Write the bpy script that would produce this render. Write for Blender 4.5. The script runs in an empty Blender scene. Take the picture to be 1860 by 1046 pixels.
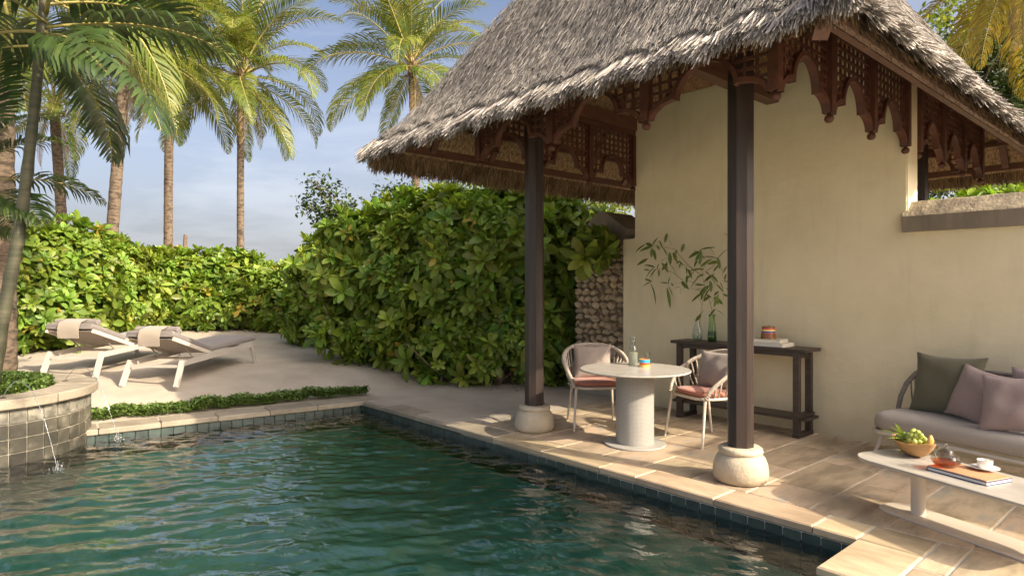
import bpy, bmesh, math, random
import numpy as np
from mathutils import Vector, Matrix, Euler

random.seed(7)
RNG = np.random.default_rng(7)
scene = bpy.context.scene
COL = scene.collection
R = math.radians
PI = math.pi

# ------------------------------------------------------------------ camera, sky, sun, exposure
CAM = np.array([2.6222, -4.7668, 1.55])
YAW = R(41.5)
EX = np.array([math.sin(YAW), -math.cos(YAW)])      # camera-space direction of world +X (along the pool edge)
EY = np.array([math.cos(YAW), math.sin(YAW)])       # camera-space direction of world +Y (towards the wall)
F = 1160.0
cam_d = bpy.data.cameras.new('camera')
cam_d.lens = 36.0 * F / 1860.0
cam_d.sensor_width = 36.0
cam_d.shift_y = -2.0 / 1860.0
cam_d.clip_start = 0.05
cam_d.clip_end = 2000
cam = bpy.data.objects.new('camera', cam_d)
COL.objects.link(cam)
cam.location = CAM
cam.rotation_euler = (R(90), 0, R(48.5))
scene.camera = cam

SUN_DIR = Vector((0.968, 0.25, 0.625)).normalized()
SUN_EL = math.asin(SUN_DIR.z)
SUN_AZ = math.atan2(SUN_DIR.x, SUN_DIR.y)           # clockwise from +Y

world = bpy.data.worlds.new('World')
scene.world = world
world.use_nodes = True
wn, wl = world.node_tree.nodes, world.node_tree.links
wn.clear()
w_out = wn.new('ShaderNodeOutputWorld')
w_bg = wn.new('ShaderNodeBackground')
w_sky = wn.new('ShaderNodeTexSky')
w_sky.sky_type = 'NISHITA'
w_sky.sun_disc = False
w_sky.sun_elevation = SUN_EL
w_sky.sun_rotation = SUN_AZ
w_sky.air_density = 0.6
w_sky.dust_density = 9.0
w_sky.ozone_density = 1.2
w_bg.inputs['Strength'].default_value = 0.15
# thin clouds: stretched noise over the whole dome, thicker towards the horizon all the way round
w_tc = wn.new('ShaderNodeTexCoord')
w_sep = wn.new('ShaderNodeSeparateXYZ')
wl.new(w_tc.outputs['Generated'], w_sep.inputs[0])
w_map = wn.new('ShaderNodeMapping')
w_map.inputs['Scale'].default_value = (1.0, 1.0, 4.2)
w_map.inputs['Rotation'].default_value = (R(7), R(4), 0)
wl.new(w_tc.outputs['Generated'], w_map.inputs['Vector'])
w_n = wn.new('ShaderNodeTexNoise')
w_n.inputs['Scale'].default_value = 2.6
w_n.inputs['Detail'].default_value = 9
w_n.inputs['Roughness'].default_value = 0.58
w_n.inputs['Distortion'].default_value = 0.35
wl.new(w_map.outputs[0], w_n.inputs['Vector'])
w_r = wn.new('ShaderNodeMapRange')
w_r.inputs['From Min'].default_value = 0.44
w_r.inputs['From Max'].default_value = 0.64
wl.new(w_n.outputs['Fac'], w_r.inputs['Value'])
w_h = wn.new('ShaderNodeMapRange')                  # more cloud low down
w_h.inputs['From Min'].default_value = 0.0
w_h.inputs['From Max'].default_value = 0.42
w_h.inputs['To Min'].default_value = 0.85
w_h.inputs['To Max'].default_value = 0.0
wl.new(w_sep.outputs['Z'], w_h.inputs['Value'])
w_add = wn.new('ShaderNodeMath'); w_add.operation = 'MULTIPLY_ADD'
w_add.inputs[1].default_value = 0.42
wl.new(w_r.outputs[0], w_add.inputs[0])
wl.new(w_h.outputs[0], w_add.inputs[2])
w_cl = wn.new('ShaderNodeClamp')
w_cl.inputs['Max'].default_value = 0.92
wl.new(w_add.outputs[0], w_cl.inputs['Value'])
w_mix = wn.new('ShaderNodeMix'); w_mix.data_type = 'RGBA'
w_cb = wn.new('ShaderNodeVectorMath'); w_cb.operation = 'MULTIPLY_ADD'      # a cloud is lit by the sky it hangs in
w_cb.inputs[1].default_value = (0.62, 0.60, 0.58)
w_cb.inputs[2].default_value = (1.70, 1.76, 1.86)
wl.new(w_sky.outputs[0], w_cb.inputs[0])
wl.new(w_cb.outputs[0], w_mix.inputs['B'])
wl.new(w_cl.outputs[0], w_mix.inputs['Factor'])
wl.new(w_sky.outputs[0], w_mix.inputs['A'])
wl.new(w_mix.outputs['Result'], w_bg.inputs['Color'])
wl.new(w_bg.outputs[0], w_out.inputs[0])

sun_d = bpy.data.lights.new('sun', 'SUN')
sun_d.energy = 3.4
sun_d.angle = R(0.55)
sun_d.color = (1.0, 0.87, 0.68)
sun = bpy.data.objects.new('sun', sun_d)
COL.objects.link(sun)
sun.rotation_euler = SUN_DIR.to_track_quat('Z', 'Y').to_euler()

vs = scene.view_settings
vs.view_transform = 'Standard'
vs.look = 'None'
vs.exposure = 1.1
vs.gamma = 1.0
vs.use_curve_mapping = False
scene.display_settings.display_device = 'sRGB'
cy = scene.cycles
cy.use_denoising = True
cy.max_bounces = 10
cy.transparent_max_bounces = 24
cy.caustics_reflective = False
cy.caustics_refractive = False

def at(px, py, y=None, x=None, z=None, depth=None):
    """World point seen at a pixel of the photograph, on the plane x=, y=, z= or at a depth."""
    r = ((px - 930.0) / F, 1.0, (521.0 - py) / F)
    d = np.array([r[0] * EX[0] + r[1] * EX[1], r[0] * EY[0] + r[1] * EY[1], r[2]])
    if y is not None: t = (y - CAM[1]) / d[1]
    elif x is not None: t = (x - CAM[0]) / d[0]
    elif z is not None: t = (z - CAM[2]) / d[2]
    else: t = depth
    return Vector(CAM + t * d)

# ------------------------------------------------------------------ mesh helpers
class MB:
    def __init__(self): self.v = []; self.f = []
    def add(self, vs_, fs_):
        o = len(self.v)
        self.v += [tuple(p) for p in vs_]
        self.f += [tuple(i + o for i in f) for f in fs_]
        return self
    def box(self, lo, hi, M=None):
        x0, y0, z0 = lo; x1, y1, z1 = hi
        p = [Vector(c) for c in ((x0,y0,z0),(x1,y0,z0),(x1,y1,z0),(x0,y1,z0),(x0,y0,z1),(x1,y0,z1),(x1,y1,z1),(x0,y1,z1))]
        if M: p = [M @ q for q in p]
        return self.add(p, [(0,3,2,1),(4,5,6,7),(0,1,5,4),(1,2,6,5),(2,3,7,6),(3,0,4,7)])
    def beam(self, a, b, w, h, up=(0,0,1)):
        a, b = Vector(a), Vector(b); d = (b - a).normalized(); up = Vector(up)
        s = d.cross(up).normalized(); u = s.cross(d).normalized()
        p = []
        for q in (a, b):
            for i, j in ((-1,-1),(1,-1),(1,1),(-1,1)): p.append(q + s * (i*w/2) + u * (j*h/2))
        return self.add(p, [(0,1,2,3),(7,6,5,4),(0,4,5,1),(1,5,6,2),(2,6,7,3),(3,7,4,0)])
    def tube(self, pts, rad, n=8, caps=True, flat=1.0):
        pts = [Vector(p) for p in pts]; m = len(pts)
        if not hasattr(rad, '__len__'): rad = [rad] * m
        t0 = (pts[1] - pts[0]).normalized()
        ref = Vector((0,0,1)) if abs(t0.z) < 0.9 else Vector((1,0,0))
        s = t0.cross(ref).normalized(); vv = []
        for i, p in enumerate(pts):
            t = (pts[min(i+1, m-1)] - pts[max(i-1, 0)]).normalized()
            s = (s - t * s.dot(t)).normalized(); u = t.cross(s)
            for k in range(n):
                a = 2*PI*k/n
                vv.append(p + (s*math.cos(a)*flat + u*math.sin(a)) * rad[i])
        ff = []
        for i in range(m-1):
            for k in range(n):
                k2 = (k+1) % n
                ff.append((i*n+k, i*n+k2, (i+1)*n+k2, (i+1)*n+k))
        if caps:
            ff.append(tuple(range(n-1, -1, -1))); ff.append(tuple((m-1)*n+k for k in range(n)))
        return self.add(vv, ff)
    def lathe(self, prof, c=(0,0,0), n=32, capb=True, capt=True):
        vv = []; m = len(prof)
        for r, z in prof:
            for k in range(n):
                a = 2*PI*k/n
                vv.append((c[0]+r*math.cos(a), c[1]+r*math.sin(a), c[2]+z))
        ff = []
        for i in range(m-1):
            for k in range(n):
                k2 = (k+1) % n
                ff.append((i*n+k, i*n+k2, (i+1)*n+k2, (i+1)*n+k))
        if capb and prof[0][0] > 1e-5: ff.append(tuple(range(n-1,-1,-1)))
        if capt and prof[-1][0] > 1e-5: ff.append(tuple((m-1)*n+k for k in range(n)))
        return self.add(vv, ff)
    def slab(self, outline, z0, z1, bev=0.004):
        """Flat plate with an outline in XY and a small chamfer all round."""
        P = [Vector((p[0], p[1])) for p in outline]; n = len(P)
        area = sum(P[i].x*P[(i+1)%n].y - P[(i+1)%n].x*P[i].y for i in range(n))
        if area < 0: P.reverse()
        def inset(d):
            out = []
            for i in range(n):
                e1 = (P[i]-P[i-1]).normalized(); e2 = (P[(i+1)%n]-P[i]).normalized()
                n1 = Vector((-e1.y, e1.x)); n2 = Vector((-e2.y, e2.x)); b = (n1+n2)
                if b.length < 1e-6: b = n1
                b = b.normalized(); c = max(0.4, b.dot(n1))
                out.append(P[i] + b*(d/c))
            return out
        rings = [(inset(bev), z0), (P, z0+bev), (P, z1-bev), (inset(bev), z1)]
        vv = [(p.x, p.y, z) for ring, z in rings for p in ring]
        ff = [tuple(range(n-1,-1,-1)), tuple(3*n+i for i in range(n))]
        for r in range(3):
            for i in range(n):
                j = (i+1) % n
                ff.append((r*n+i, r*n+j, (r+1)*n+j, (r+1)*n+i))
        return self.add(vv, ff)
    def grid(self, fn, nu, nv, closed_u=False):
        vv = [fn(i/nu, j/nv) for j in range(nv+1) for i in range(nu if closed_u else nu+1)]
        w = nu if closed_u else nu+1
        ff = []
        for j in range(nv):
            for i in range(nu):
                i2 = (i+1) % w if closed_u else i+1
                ff.append((j*w+i, j*w+i2, (j+1)*w+i2, (j+1)*w+i))
        return self.add(vv, ff)
    def sphere(self, c, r, nu=12, nv=8, sc=(1,1,1)):
        c = Vector(c)
        def fn(u, v):
            a = 2*PI*u; b = PI*(v-0.5)
            return c + Vector((r*sc[0]*math.cos(b)*math.cos(a), r*sc[1]*math.cos(b)*math.sin(a), r*sc[2]*math.sin(b)))
        return self.grid(fn, nu, nv, True)
    def xform(self, M):
        self.v = [tuple(M @ Vector(p)) for p in self.v]; return self
    def mesh(self, name, smooth=False):
        me = bpy.data.meshes.new(name)
        me.from_pydata(self.v, [], self.f)
        me.validate(verbose=False)
        if smooth == True:
            me.polygons.foreach_set('use_smooth', [True]*len(me.polygons))
        elif smooth:                                  # auto-smooth by angle (degrees)
            me.polygons.foreach_set('use_smooth', [True]*len(me.polygons))
            me.set_sharp_from_angle(angle=R(smooth))
        me.update()
        return me

def obj(name, mesh, mat=None, parent=None, smooth=False, kind=None, label=None):
    if isinstance(mesh, MB): mesh = mesh.mesh(name, smooth)
    o = bpy.data.objects.new(name, mesh)
    COL.objects.link(o)
    if mat is not None and len(mesh.materials) == 0: mesh.materials.append(mat)
    if parent is not None: o.parent = parent
    if kind: o['kind'] = kind
    if label: o['label'] = label
    return o
def tag(o, label, cat, group=None):
    o['label'] = label; o['category'] = cat
    if group: o['group'] = group
    return o
def thing(name, label, cat, loc=(0,0,0), rotz=0.0, group=None):
    o = bpy.data.objects.new(name, None); o.empty_display_size = 0.1
    COL.objects.link(o); o.location = loc; o.rotation_euler = (0, 0, rotz)
    return tag(o, label, cat, group)
def copy_tree(o, parent=None):
    c = o.copy(); COL.objects.link(c)
    if parent is not None: c.parent = parent
    for ch in list(o.children): copy_tree(ch, c)
    return c
def bulk(name, V, n_per, faces, mat=None, parent=None, kind=None, smooth=True):
    """Many copies of one small patch as one mesh: V is (N, n_per, 3), faces the quads/tris of one patch."""
    V = np.asarray(V, dtype=np.float32); N = V.shape[0]
    fa = np.asarray(faces, dtype=np.int64); k = fa.shape[1]
    F_ = (fa[None] + (np.arange(N) * n_per)[:, None, None]).reshape(-1)
    me = bpy.data.meshes.new(name)
    me.vertices.add(N*n_per); me.vertices.foreach_set('co', V.reshape(-1))
    nf = N*len(fa)
    me.loops.add(nf*k); me.loops.foreach_set('vertex_index', F_.astype(np.int32))
    me.polygons.add(nf)
    me.polygons.foreach_set('loop_start', np.arange(0, nf*k, k, dtype=np.int32))
    me.polygons.foreach_set('loop_total', np.full(nf, k, dtype=np.int32))
    if smooth: me.polygons.foreach_set('use_smooth', np.ones(nf, dtype=bool))
    me.update(calc_edges=True)
    return obj(name, me, mat, parent, kind=kind)
def rounded_rect(w, d, r, n=6, cx=0, cy=0):
    out = []
    for sx, sy, a0 in ((1,1,0),(-1,1,90),(-1,-1,180),(1,-1,270)):
        for k in range(n+1):
            a = R(a0 + 90*k/n)
            out.append((cx + sx*(w/2-r) + r*math.cos(a), cy + sy*(d/2-r) + r*math.sin(a)))
    return out

# ------------------------------------------------------------------ materials
def nodes_of(m):
    m.use_nodes = True; nt = m.node_tree; nt.nodes.clear(); return nt, nt.nodes, nt.links
def mat(name, c1, c2=None, scale=6.0, rough=0.6, bump=0.0, bscale=None, spec=0.5, metal=0.0, stretch=(1,1,1),
        detail=5.0, rand=0.0, island=0.0, transl=0.0, c3=None, coat=0.0, ramp=(0.35, 0.65), hue=0.0, sheen=0.0, tcol=None):
    m = bpy.data.materials.new(name); nt, N, L = nodes_of(m)
    out = N.new('ShaderNodeOutputMaterial'); b = N.new('ShaderNodeBsdfPrincipled')
    b.inputs['Roughness'].default_value = rough; b.inputs['Metallic'].default_value = metal
    b.inputs['Specular IOR Level'].default_value = spec
    b.inputs['Coat Weight'].default_value = coat; b.inputs['Sheen Weight'].default_value = sheen
    tc = N.new('ShaderNodeTexCoord'); oi = N.new('ShaderNodeObjectInfo')
    add = N.new('ShaderNodeVectorMath'); add.operation = 'MULTIPLY_ADD'
    cmb = N.new('ShaderNodeCombineXYZ')
    for i in range(3): L.new(oi.outputs['Random'], cmb.inputs[i])
    add.inputs[1].default_value = (37.0, 53.0, 71.0)
    L.new(cmb.outputs[0], add.inputs[0]); L.new(tc.outputs['Object'], add.inputs[2])
    mp = N.new('ShaderNodeMapping'); mp.inputs['Scale'].default_value = stretch
    L.new(add.outputs[0], mp.inputs['Vector'])
    col = None
    if c2 is None: c2 = tuple(min(1, c*1.12) for c in c1)
    nz = N.new('ShaderNodeTexNoise'); nz.inputs['Scale'].default_value = scale; nz.inputs['Detail'].default_value = detail
    nz.inputs['Roughness'].default_value = 0.6
    L.new(mp.outputs[0], nz.inputs['Vector'])
    rp = N.new('ShaderNodeValToRGB'); e = rp.color_ramp.elements
    e[0].position, e[1].position = ramp; e[0].color = (*c1, 1); e[1].color = (*c2, 1)
    if c3 is not None:
        q = rp.color_ramp.elements.new(min(0.98, ramp[1] + 0.14)); q.color = (*c3, 1)
    L.new(nz.outputs['Fac'], rp.inputs['Fac']); col = rp.outputs['Color']
    if rand or island:
        hs = N.new('ShaderNodeHueSaturation')
        mr = N.new('ShaderNodeMapRange')
        if island:
            g_ = N.new('ShaderNodeNewGeometry'); src = g_.outputs['Random Per Island']; amp = island
        else: src = oi.outputs['Random']; amp = rand
        mr.inputs['To Min'].default_value = 1 - amp; mr.inputs['To Max'].default_value = 1 + amp
        L.new(src, mr.inputs['Value']); L.new(mr.outputs[0], hs.inputs['Value'])
        if hue:
            mh = N.new('ShaderNodeMapRange'); mh.inputs['To Min'].default_value = 0.5 - hue; mh.inputs['To Max'].default_value = 0.5 + hue
            fr = N.new('ShaderNodeMath'); fr.operation = 'FRACT'; m7 = N.new('ShaderNodeMath'); m7.operation = 'MULTIPLY'; m7.inputs[1].default_value = 7.31
            L.new(src, m7.inputs[0]); L.new(m7.outputs[0], fr.inputs[0]); L.new(fr.outputs[0], mh.inputs['Value']); L.new(mh.outputs[0], hs.inputs['Hue'])
        L.new(col, hs.inputs['Color']); col = hs.outputs['Color']
    if rand and island:                                # clusters differ from one another as well
        h2 = N.new('ShaderNodeHueSaturation'); r2 = N.new('ShaderNodeMapRange'); r3 = N.new('ShaderNodeMapRange')
        r2.inputs['To Min'].default_value = 1 - rand; r2.inputs['To Max'].default_value = 1 + rand
        r3.inputs['To Min'].default_value = .5 - .016; r3.inputs['To Max'].default_value = .5 + .02
        m3 = N.new('ShaderNodeMath'); m3.operation = 'MULTIPLY'; m3.inputs[1].default_value = 5.77; f3 = N.new('ShaderNodeMath'); f3.operation = 'FRACT'
        L.new(oi.outputs['Random'], r2.inputs['Value']); L.new(oi.outputs['Random'], m3.inputs[0]); L.new(m3.outputs[0], f3.inputs[0]); L.new(f3.outputs[0], r3.inputs['Value'])
        L.new(r2.outputs[0], h2.inputs['Value']); L.new(r3.outputs[0], h2.inputs['Hue']); L.new(col, h2.inputs['Color']); col = h2.outputs['Color']
    L.new(col, b.inputs['Base Color'])
    if bump:
        bn = N.new('ShaderNodeTexNoise'); bn.inputs['Scale'].default_value = bscale or scale*6; bn.inputs['Detail'].default_value = 6
        L.new(mp.outputs[0], bn.inputs['Vector'])
        bp = N.new('ShaderNodeBump'); bp.inputs['Strength'].default_value = bump; bp.inputs['Distance'].default_value = 0.01
        L.new(bn.outputs['Fac'], bp.inputs['Height']); L.new(bp.outputs[0], b.inputs['Normal'])
    sh = b.outputs[0]
    if transl:
        tr = N.new('ShaderNodeBsdfTranslucent'); mx = N.new('ShaderNodeMixShader'); mx.inputs[0].default_value = transl
        if tcol:
            mm = N.new('ShaderNodeMix'); mm.data_type = 'RGBA'; mm.blend_type = 'MULTIPLY'; mm.inputs['Factor'].default_value = 1
            mm.inputs['B'].default_value = (*tcol, 1); L.new(col, mm.inputs['A']); L.new(mm.outputs['Result'], tr.inputs['Color'])
        else: L.new(col, tr.inputs['Color'])
        L.new(b.outputs[0], mx.inputs[1]); L.new(tr.outputs[0], mx.inputs[2]); sh = mx.outputs[0]
    L.new(sh, out.inputs[0])
    m['_nodes'] = 1
    return m
def glass(name, col=(1,1,1), rough=0.0, tint=0.9, ior=1.45):
    """Thin clear glass: fresnel reflection over a lightly tinted see-through body."""
    m = bpy.data.materials.new(name); nt, N, L = nodes_of(m)
    out = N.new('ShaderNodeOutputMaterial'); lw = N.new('ShaderNodeLayerWeight'); lw.inputs['Blend'].default_value = .5
    pw = N.new('ShaderNodeMath'); pw.operation = 'POWER'; pw.inputs[1].default_value = 2.6; L.new(lw.outputs['Facing'], pw.inputs[0])
    fr = N.new('ShaderNodeMapRange'); fr.inputs['To Min'].default_value = 1.6*((ior-1)/(ior+1))**2; fr.inputs['To Max'].default_value = .85; L.new(pw.outputs[0], fr.inputs['Value'])
    gl = N.new('ShaderNodeBsdfGlossy'); gl.inputs['Roughness'].default_value = max(rough, 0.02)
    tr = N.new('ShaderNodeBsdfTransparent'); tr.inputs['Color'].default_value = (*[c*tint for c in col], 1)
    mx = N.new('ShaderNodeMixShader'); L.new(fr.outputs[0], mx.inputs[0]); L.new(tr.outputs[0], mx.inputs[1]); L.new(gl.outputs[0], mx.inputs[2])
    L.new(mx.outputs[0], out.inputs[0]); return m

M = {}
M['sand'] = mat('sand', (.395,.34,.27), (.485,.42,.34), scale=1.6, rough=.95, bump=1.0, bscale=7, spec=.1, detail=9)
M['stone'] = mat('sandstone', (.32,.25,.17), (.51,.395,.265), scale=2.6, rough=.62, bump=.25, bscale=30, stretch=(2.4,.75,1), rand=.24, c3=(.36,.32,.26), ramp=(.36,.56), spec=.35, hue=.007)
M['coping'] = mat('coping_stone', (.35,.265,.17), (.52,.395,.255), scale=2.4, rough=.58, bump=.25, bscale=26, stretch=(.8,2.2,1), rand=.13, c3=(.34,.29,.21), ramp=(.36,.56), spec=.35, hue=.01)
M['coping_grey'] = mat('weathered_coping', (.24,.20,.145), (.36,.305,.225), scale=3, rough=.75, bump=.4, bscale=30, rand=.12, c3=(.22,.19,.15))
M['grout'] = mat('grout', (.56,.51,.43), (.64,.59,.50), scale=20, rough=.9)
M['wall'] = mat('yellow_plaster', (.72,.63,.42), (.80,.71,.495), scale=1.4, rough=.85, bump=.7, bscale=7, detail=9, spec=.2)
M['cap'] = mat('mossy_cap', (.20,.165,.12), (.42,.35,.24), scale=7, rough=.95, bump=.8, bscale=40, detail=8, c3=(.12,.10,.075))
M['cap_band'] = mat('dark_plaster_band', (.17,.14,.105), (.23,.19,.145), scale=5, rough=.9, bump=.4, bscale=24, stretch=(1,1,.25))
M['coral'] = mat('coral_stone', (.42,.325,.21), (.60,.475,.32), scale=9, rough=.95, bump=.9, bscale=26, rand=.2, c3=(.3,.24,.16))
M['mortar'] = mat('dark_mortar', (.13,.095,.06), (.2,.15,.1), scale=14, rough=.98, bump=.6)
M['plinth'] = mat('plinth_render', (.27,.24,.19), (.34,.30,.24), scale=4, rough=.9, bump=.3)
M['pot'] = mat('cream_column_base', (.47,.395,.28), (.55,.47,.345), scale=6, rough=.75, bump=.5, bscale=40)
M['column'] = mat('dark_wood', (.020,.013,.010), (.044,.028,.021), scale=3, rough=.45, stretch=(6,6,.35), bump=.15, bscale=30, spec=.5)
M['frieze'] = mat('carved_wood', (.07,.026,.016), (.125,.047,.028), scale=8, rough=.5, bump=.15, bscale=60, spec=.4)
M['fascia'] = mat('fascia_board', (.20,.125,.092), (.26,.165,.125), scale=3, rough=.6, stretch=(.5,.5,5), bump=.1)
M['beam'] = mat('beam_wood', (.105,.045,.028), (.15,.07,.042), scale=5, rough=.55, stretch=(.6,.6,4), bump=.15)
M['reed'] = mat('reed_soffit', (.15,.09,.045), (.50,.345,.19), scale=5, rough=.9, stretch=(7,7,.25), bump=.7, bscale=24)
M['thatch_base'] = mat('thatch_under', (.045,.037,.03), (.09,.075,.06), scale=20, rough=1)
M['thatch'] = mat('thatch_top', (.195,.178,.16), (.385,.35,.305), scale=1.1, rough=.95, island=.36, spec=.15, ramp=(.3,.75), hue=.008)
M['fringe'] = mat('thatch_fringe', (.29,.262,.235), (.43,.39,.345), scale=2, rough=.95, island=.5, spec=.15, hue=.012)
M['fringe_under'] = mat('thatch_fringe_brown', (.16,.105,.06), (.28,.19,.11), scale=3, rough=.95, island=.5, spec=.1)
M['trunk'] = mat('palm_bark', (.05,.037,.027), (.165,.12,.08), scale=4, rough=.95, bump=1.0, bscale=12, stretch=(1.6,1.6,4), c3=(.07,.052,.038), ramp=(.38,.58))
M['trunk_ring'] = mat('ringed_stem', (.045,.05,.026), (.10,.088,.052), scale=3, rough=.6, bump=.4, stretch=(.5,.5,6), bscale=8)
M['frond'] = mat('palm_leaf', (.085,.135,.022), (.19,.205,.035), scale=1.2, rough=.42, island=.3, transl=.35, spec=.4, hue=.02, tcol=(1.2,1.15,.5))
M['frond_dark'] = mat('areca_leaf', (.035,.062,.016), (.065,.10,.024), scale=1.5, rough=.38, island=.3, transl=.22, spec=.5, hue=.015)
M['frond_gold'] = mat('gold_palm_leaf', (.20,.17,.03), (.32,.26,.05), scale=1.2, rough=.45, island=.3, transl=.4, spec=.4, hue=.02, tcol=(1.2,1.1,.5))
M['rachis'] = mat('frond_stem', (.24,.21,.055), (.33,.27,.08), scale=4, rough=.5)
M['dry'] = mat('dry_fibre', (.24,.165,.09), (.34,.25,.15), scale=8, rough=.95, island=.3)
M['leaf'] = mat('shrub_leaf', (.15,.235,.03), (.275,.345,.05), scale=.9, rough=.45, island=.36, rand=.2, transl=.38, spec=.5, hue=.022, tcol=(1.25,1.2,.45))
M['leaf_yellow'] = mat('old_shrub_leaf', (.34,.28,.04), (.45,.30,.05), scale=2, rough=.5, transl=.3, island=.2)
M['leaf_dark'] = mat('dark_leaf', (.030,.055,.014), (.060,.095,.022), scale=1.5, rough=.42, island=.35, transl=.22, spec=.4, hue=.02)
M['ground_leaf'] = mat('ground_cover_leaf', (.10,.17,.035), (.17,.25,.055), scale=6, rough=.45, island=.3, transl=.2, hue=.015)
M['bamboo'] = mat('bamboo_leaf', (.10,.15,.028), (.17,.21,.045), scale=5, rough=.45, rand=.25, transl=.25, hue=.015)
M['twig'] = mat('twig', (.16,.12,.08), (.24,.18,.12), scale=10, rough=.9, bump=.3)
M['bamboo_stem'] = mat('bamboo_stem', (.13,.15,.05), (.20,.19,.08), scale=10, rough=.6)
M['litter'] = mat('leaf_litter', (.10,.065,.035), (.2,.13,.07), scale=9, rough=1, bump=.8)
M['metal_sand'] = mat('sand_lacquer', (.58,.51,.42), (.62,.55,.45), scale=3, rough=.42, spec=.45)
M['metal_white'] = mat('pale_lacquer', (.46,.415,.355), (.50,.455,.395), scale=3, rough=.4, spec=.45)
M['rope'] = mat('rope', (.46,.39,.31), (.56,.48,.39), scale=60, rough=.9, bump=.6, bscale=140)
M['rope_grey'] = mat('rope_taupe', (.21,.18,.155), (.28,.24,.205), scale=60, rough=.9, bump=.6, bscale=140)
def fabric(n, c, k=1.14): return mat(n, c, tuple(min(1, x*k) for x in c), scale=90, rough=.92, bump=.35, bscale=420, spec=.15, sheen=.25)
M['taupe'] = fabric('taupe_fabric', (.33,.275,.235))
M['pink'] = fabric('coral_fabric', (.44,.175,.12))
M['olive'] = fabric('olive_fabric', (.135,.125,.08))
M['mauve'] = fabric('mauve_fabric', (.34,.255,.235))
M['sofa'] = fabric('warm_grey_fabric', (.40,.345,.285))
M['mattress'] = fabric('lounger_fabric', (.205,.178,.162))
M['sling'] = fabric('lounger_sling', (.30,.25,.205))
M['towel'] = fabric('towel_fabric', (.31,.26,.205))
M['console'] = mat('black_brown_wood', (.028,.020,.016), (.06,.042,.032), scale=3, rough=.45, stretch=(.5,6,6), bump=.2, bscale=20)
M['book_white'] = mat('cream_cover', (.66,.60,.48), (.70,.64,.52), scale=9, rough=.55)
M['paper'] = mat('paper', (.72,.69,.60), (.78,.75,.66), scale=30, rough=.9, stretch=(.2,.2,40))
M['book_navy'] = mat('navy_cover', (.035,.055,.19), (.045,.07,.22), scale=9, rough=.6)
M['book_tan'] = mat('terracotta_cover', (.52,.25,.12), (.60,.31,.16), scale=5, rough=.6)
M['porcelain'] = mat('white_porcelain', (.82,.80,.74), (.84,.82,.77), scale=3, rough=.15, spec=.6, coat=.3)
M['bowl'] = mat('carved_bowl_wood', (.40,.21,.075), (.56,.33,.14), scale=4, rough=.55, stretch=(1,1,7), bump=.3, bscale=14)
M['grape'] = mat('green_grape', (.50,.56,.12), (.64,.68,.22), scale=12, rough=.22, rand=.12, transl=.35, spec=.5)
M['melon'] = mat('green_fruit', (.20,.27,.07), (.34,.38,.13), scale=7, rough=.35, stretch=(1,1,.4))
M['banana'] = mat('ripe_fruit', (.62,.36,.08), (.72,.48,.14), scale=5, rough=.4)
M['pandan'] = mat('pandan_leaf', (.16,.27,.03), (.33,.40,.06), scale=5, rough=.4, transl=.3)
M['amber'] = glass('amber_tea', (.93,.40,.06), tint=.86, ior=1.33)
M['lemon'] = mat('lemon', (.80,.62,.06), (.85,.70,.12), scale=9, rough=.45, transl=.3)
M['brown_glass'] = mat('amber_glass', (.24,.085,.022), (.36,.14,.035), scale=7, rough=.18, coat=.4, transl=.2)
M['blue_band'] = mat('blue_band', (.03,.38,.66), (.04,.42,.70), scale=4, rough=.3, coat=.3)
M['red_band'] = mat('red_band', (.62,.075,.02), (.68,.09,.03), scale=4, rough=.3, coat=.3)
M['orange_band'] = mat('orange_band', (.80,.28,.03), (.85,.33,.04), scale=4, rough=.3, coat=.3)
M['yellow_band'] = mat('yellow_band', (.80,.58,.16), (.85,.64,.2), scale=4, rough=.3, coat=.3)
M['navy_band'] = mat('deep_blue_band', (.03,.08,.28), (.04,.1,.32), scale=4, rough=.3, coat=.3)
M['chrome'] = mat('steel', (.55,.54,.52), (.6,.59,.57), scale=4, rough=.3, metal=1.0)
M['glass'] = glass('clear_glass', (.97,1,.98), tint=.94)
M['glass_green'] = glass('green_glass', (.75,.92,.62), tint=.85)
M['vase_water'] = glass('green_water', (.30,.62,.05), tint=.8, ior=1.33)
M['clear_water'] = glass('clear_water', (.96,1,.98), tint=.90, ior=1.45)
M['lemon_water'] = mat('cloudy_lemon_water', (.50,.50,.44), (.58,.58,.52), scale=12, rough=.1, transl=.6)
M['white_base'] = mat('mesh_lacquer', (.38,.36,.32), (.41,.39,.35), scale=3, rough=.45)
M['dark_soil'] = mat('soil', (.05,.035,.022), (.085,.06,.04), scale=20, rough=1, bump=.7)
M['pool_tile'] = mat('green_slate_tile', (.020,.034,.028), (.042,.062,.050), scale=7, rough=.4, bump=.3, bscale=20, rand=.22, c3=(.04,.055,.045), hue=.012)
M['planter_tile'] = mat('stained_slate_tile', (.050,.046,.034), (.10,.09,.064), scale=6, rough=.6, bump=.5, bscale=20, rand=.35, c3=(.24,.215,.165), ramp=(.34,.60))
M['planter_lime'] = mat('lime_stained_tile', (.10,.092,.07), (.25,.23,.18), scale=9, rough=.75, bump=.5, bscale=24, rand=.25, c3=(.33,.30,.235), ramp=(.36,.56))
M['pool_grout'] = mat('pool_grout', (.05,.10,.078), (.085,.15,.118), scale=12, rough=.8)
M['planter_grout'] = mat('pale_grout', (.36,.33,.25), (.48,.43,.33), scale=12, rough=.9)

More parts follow.
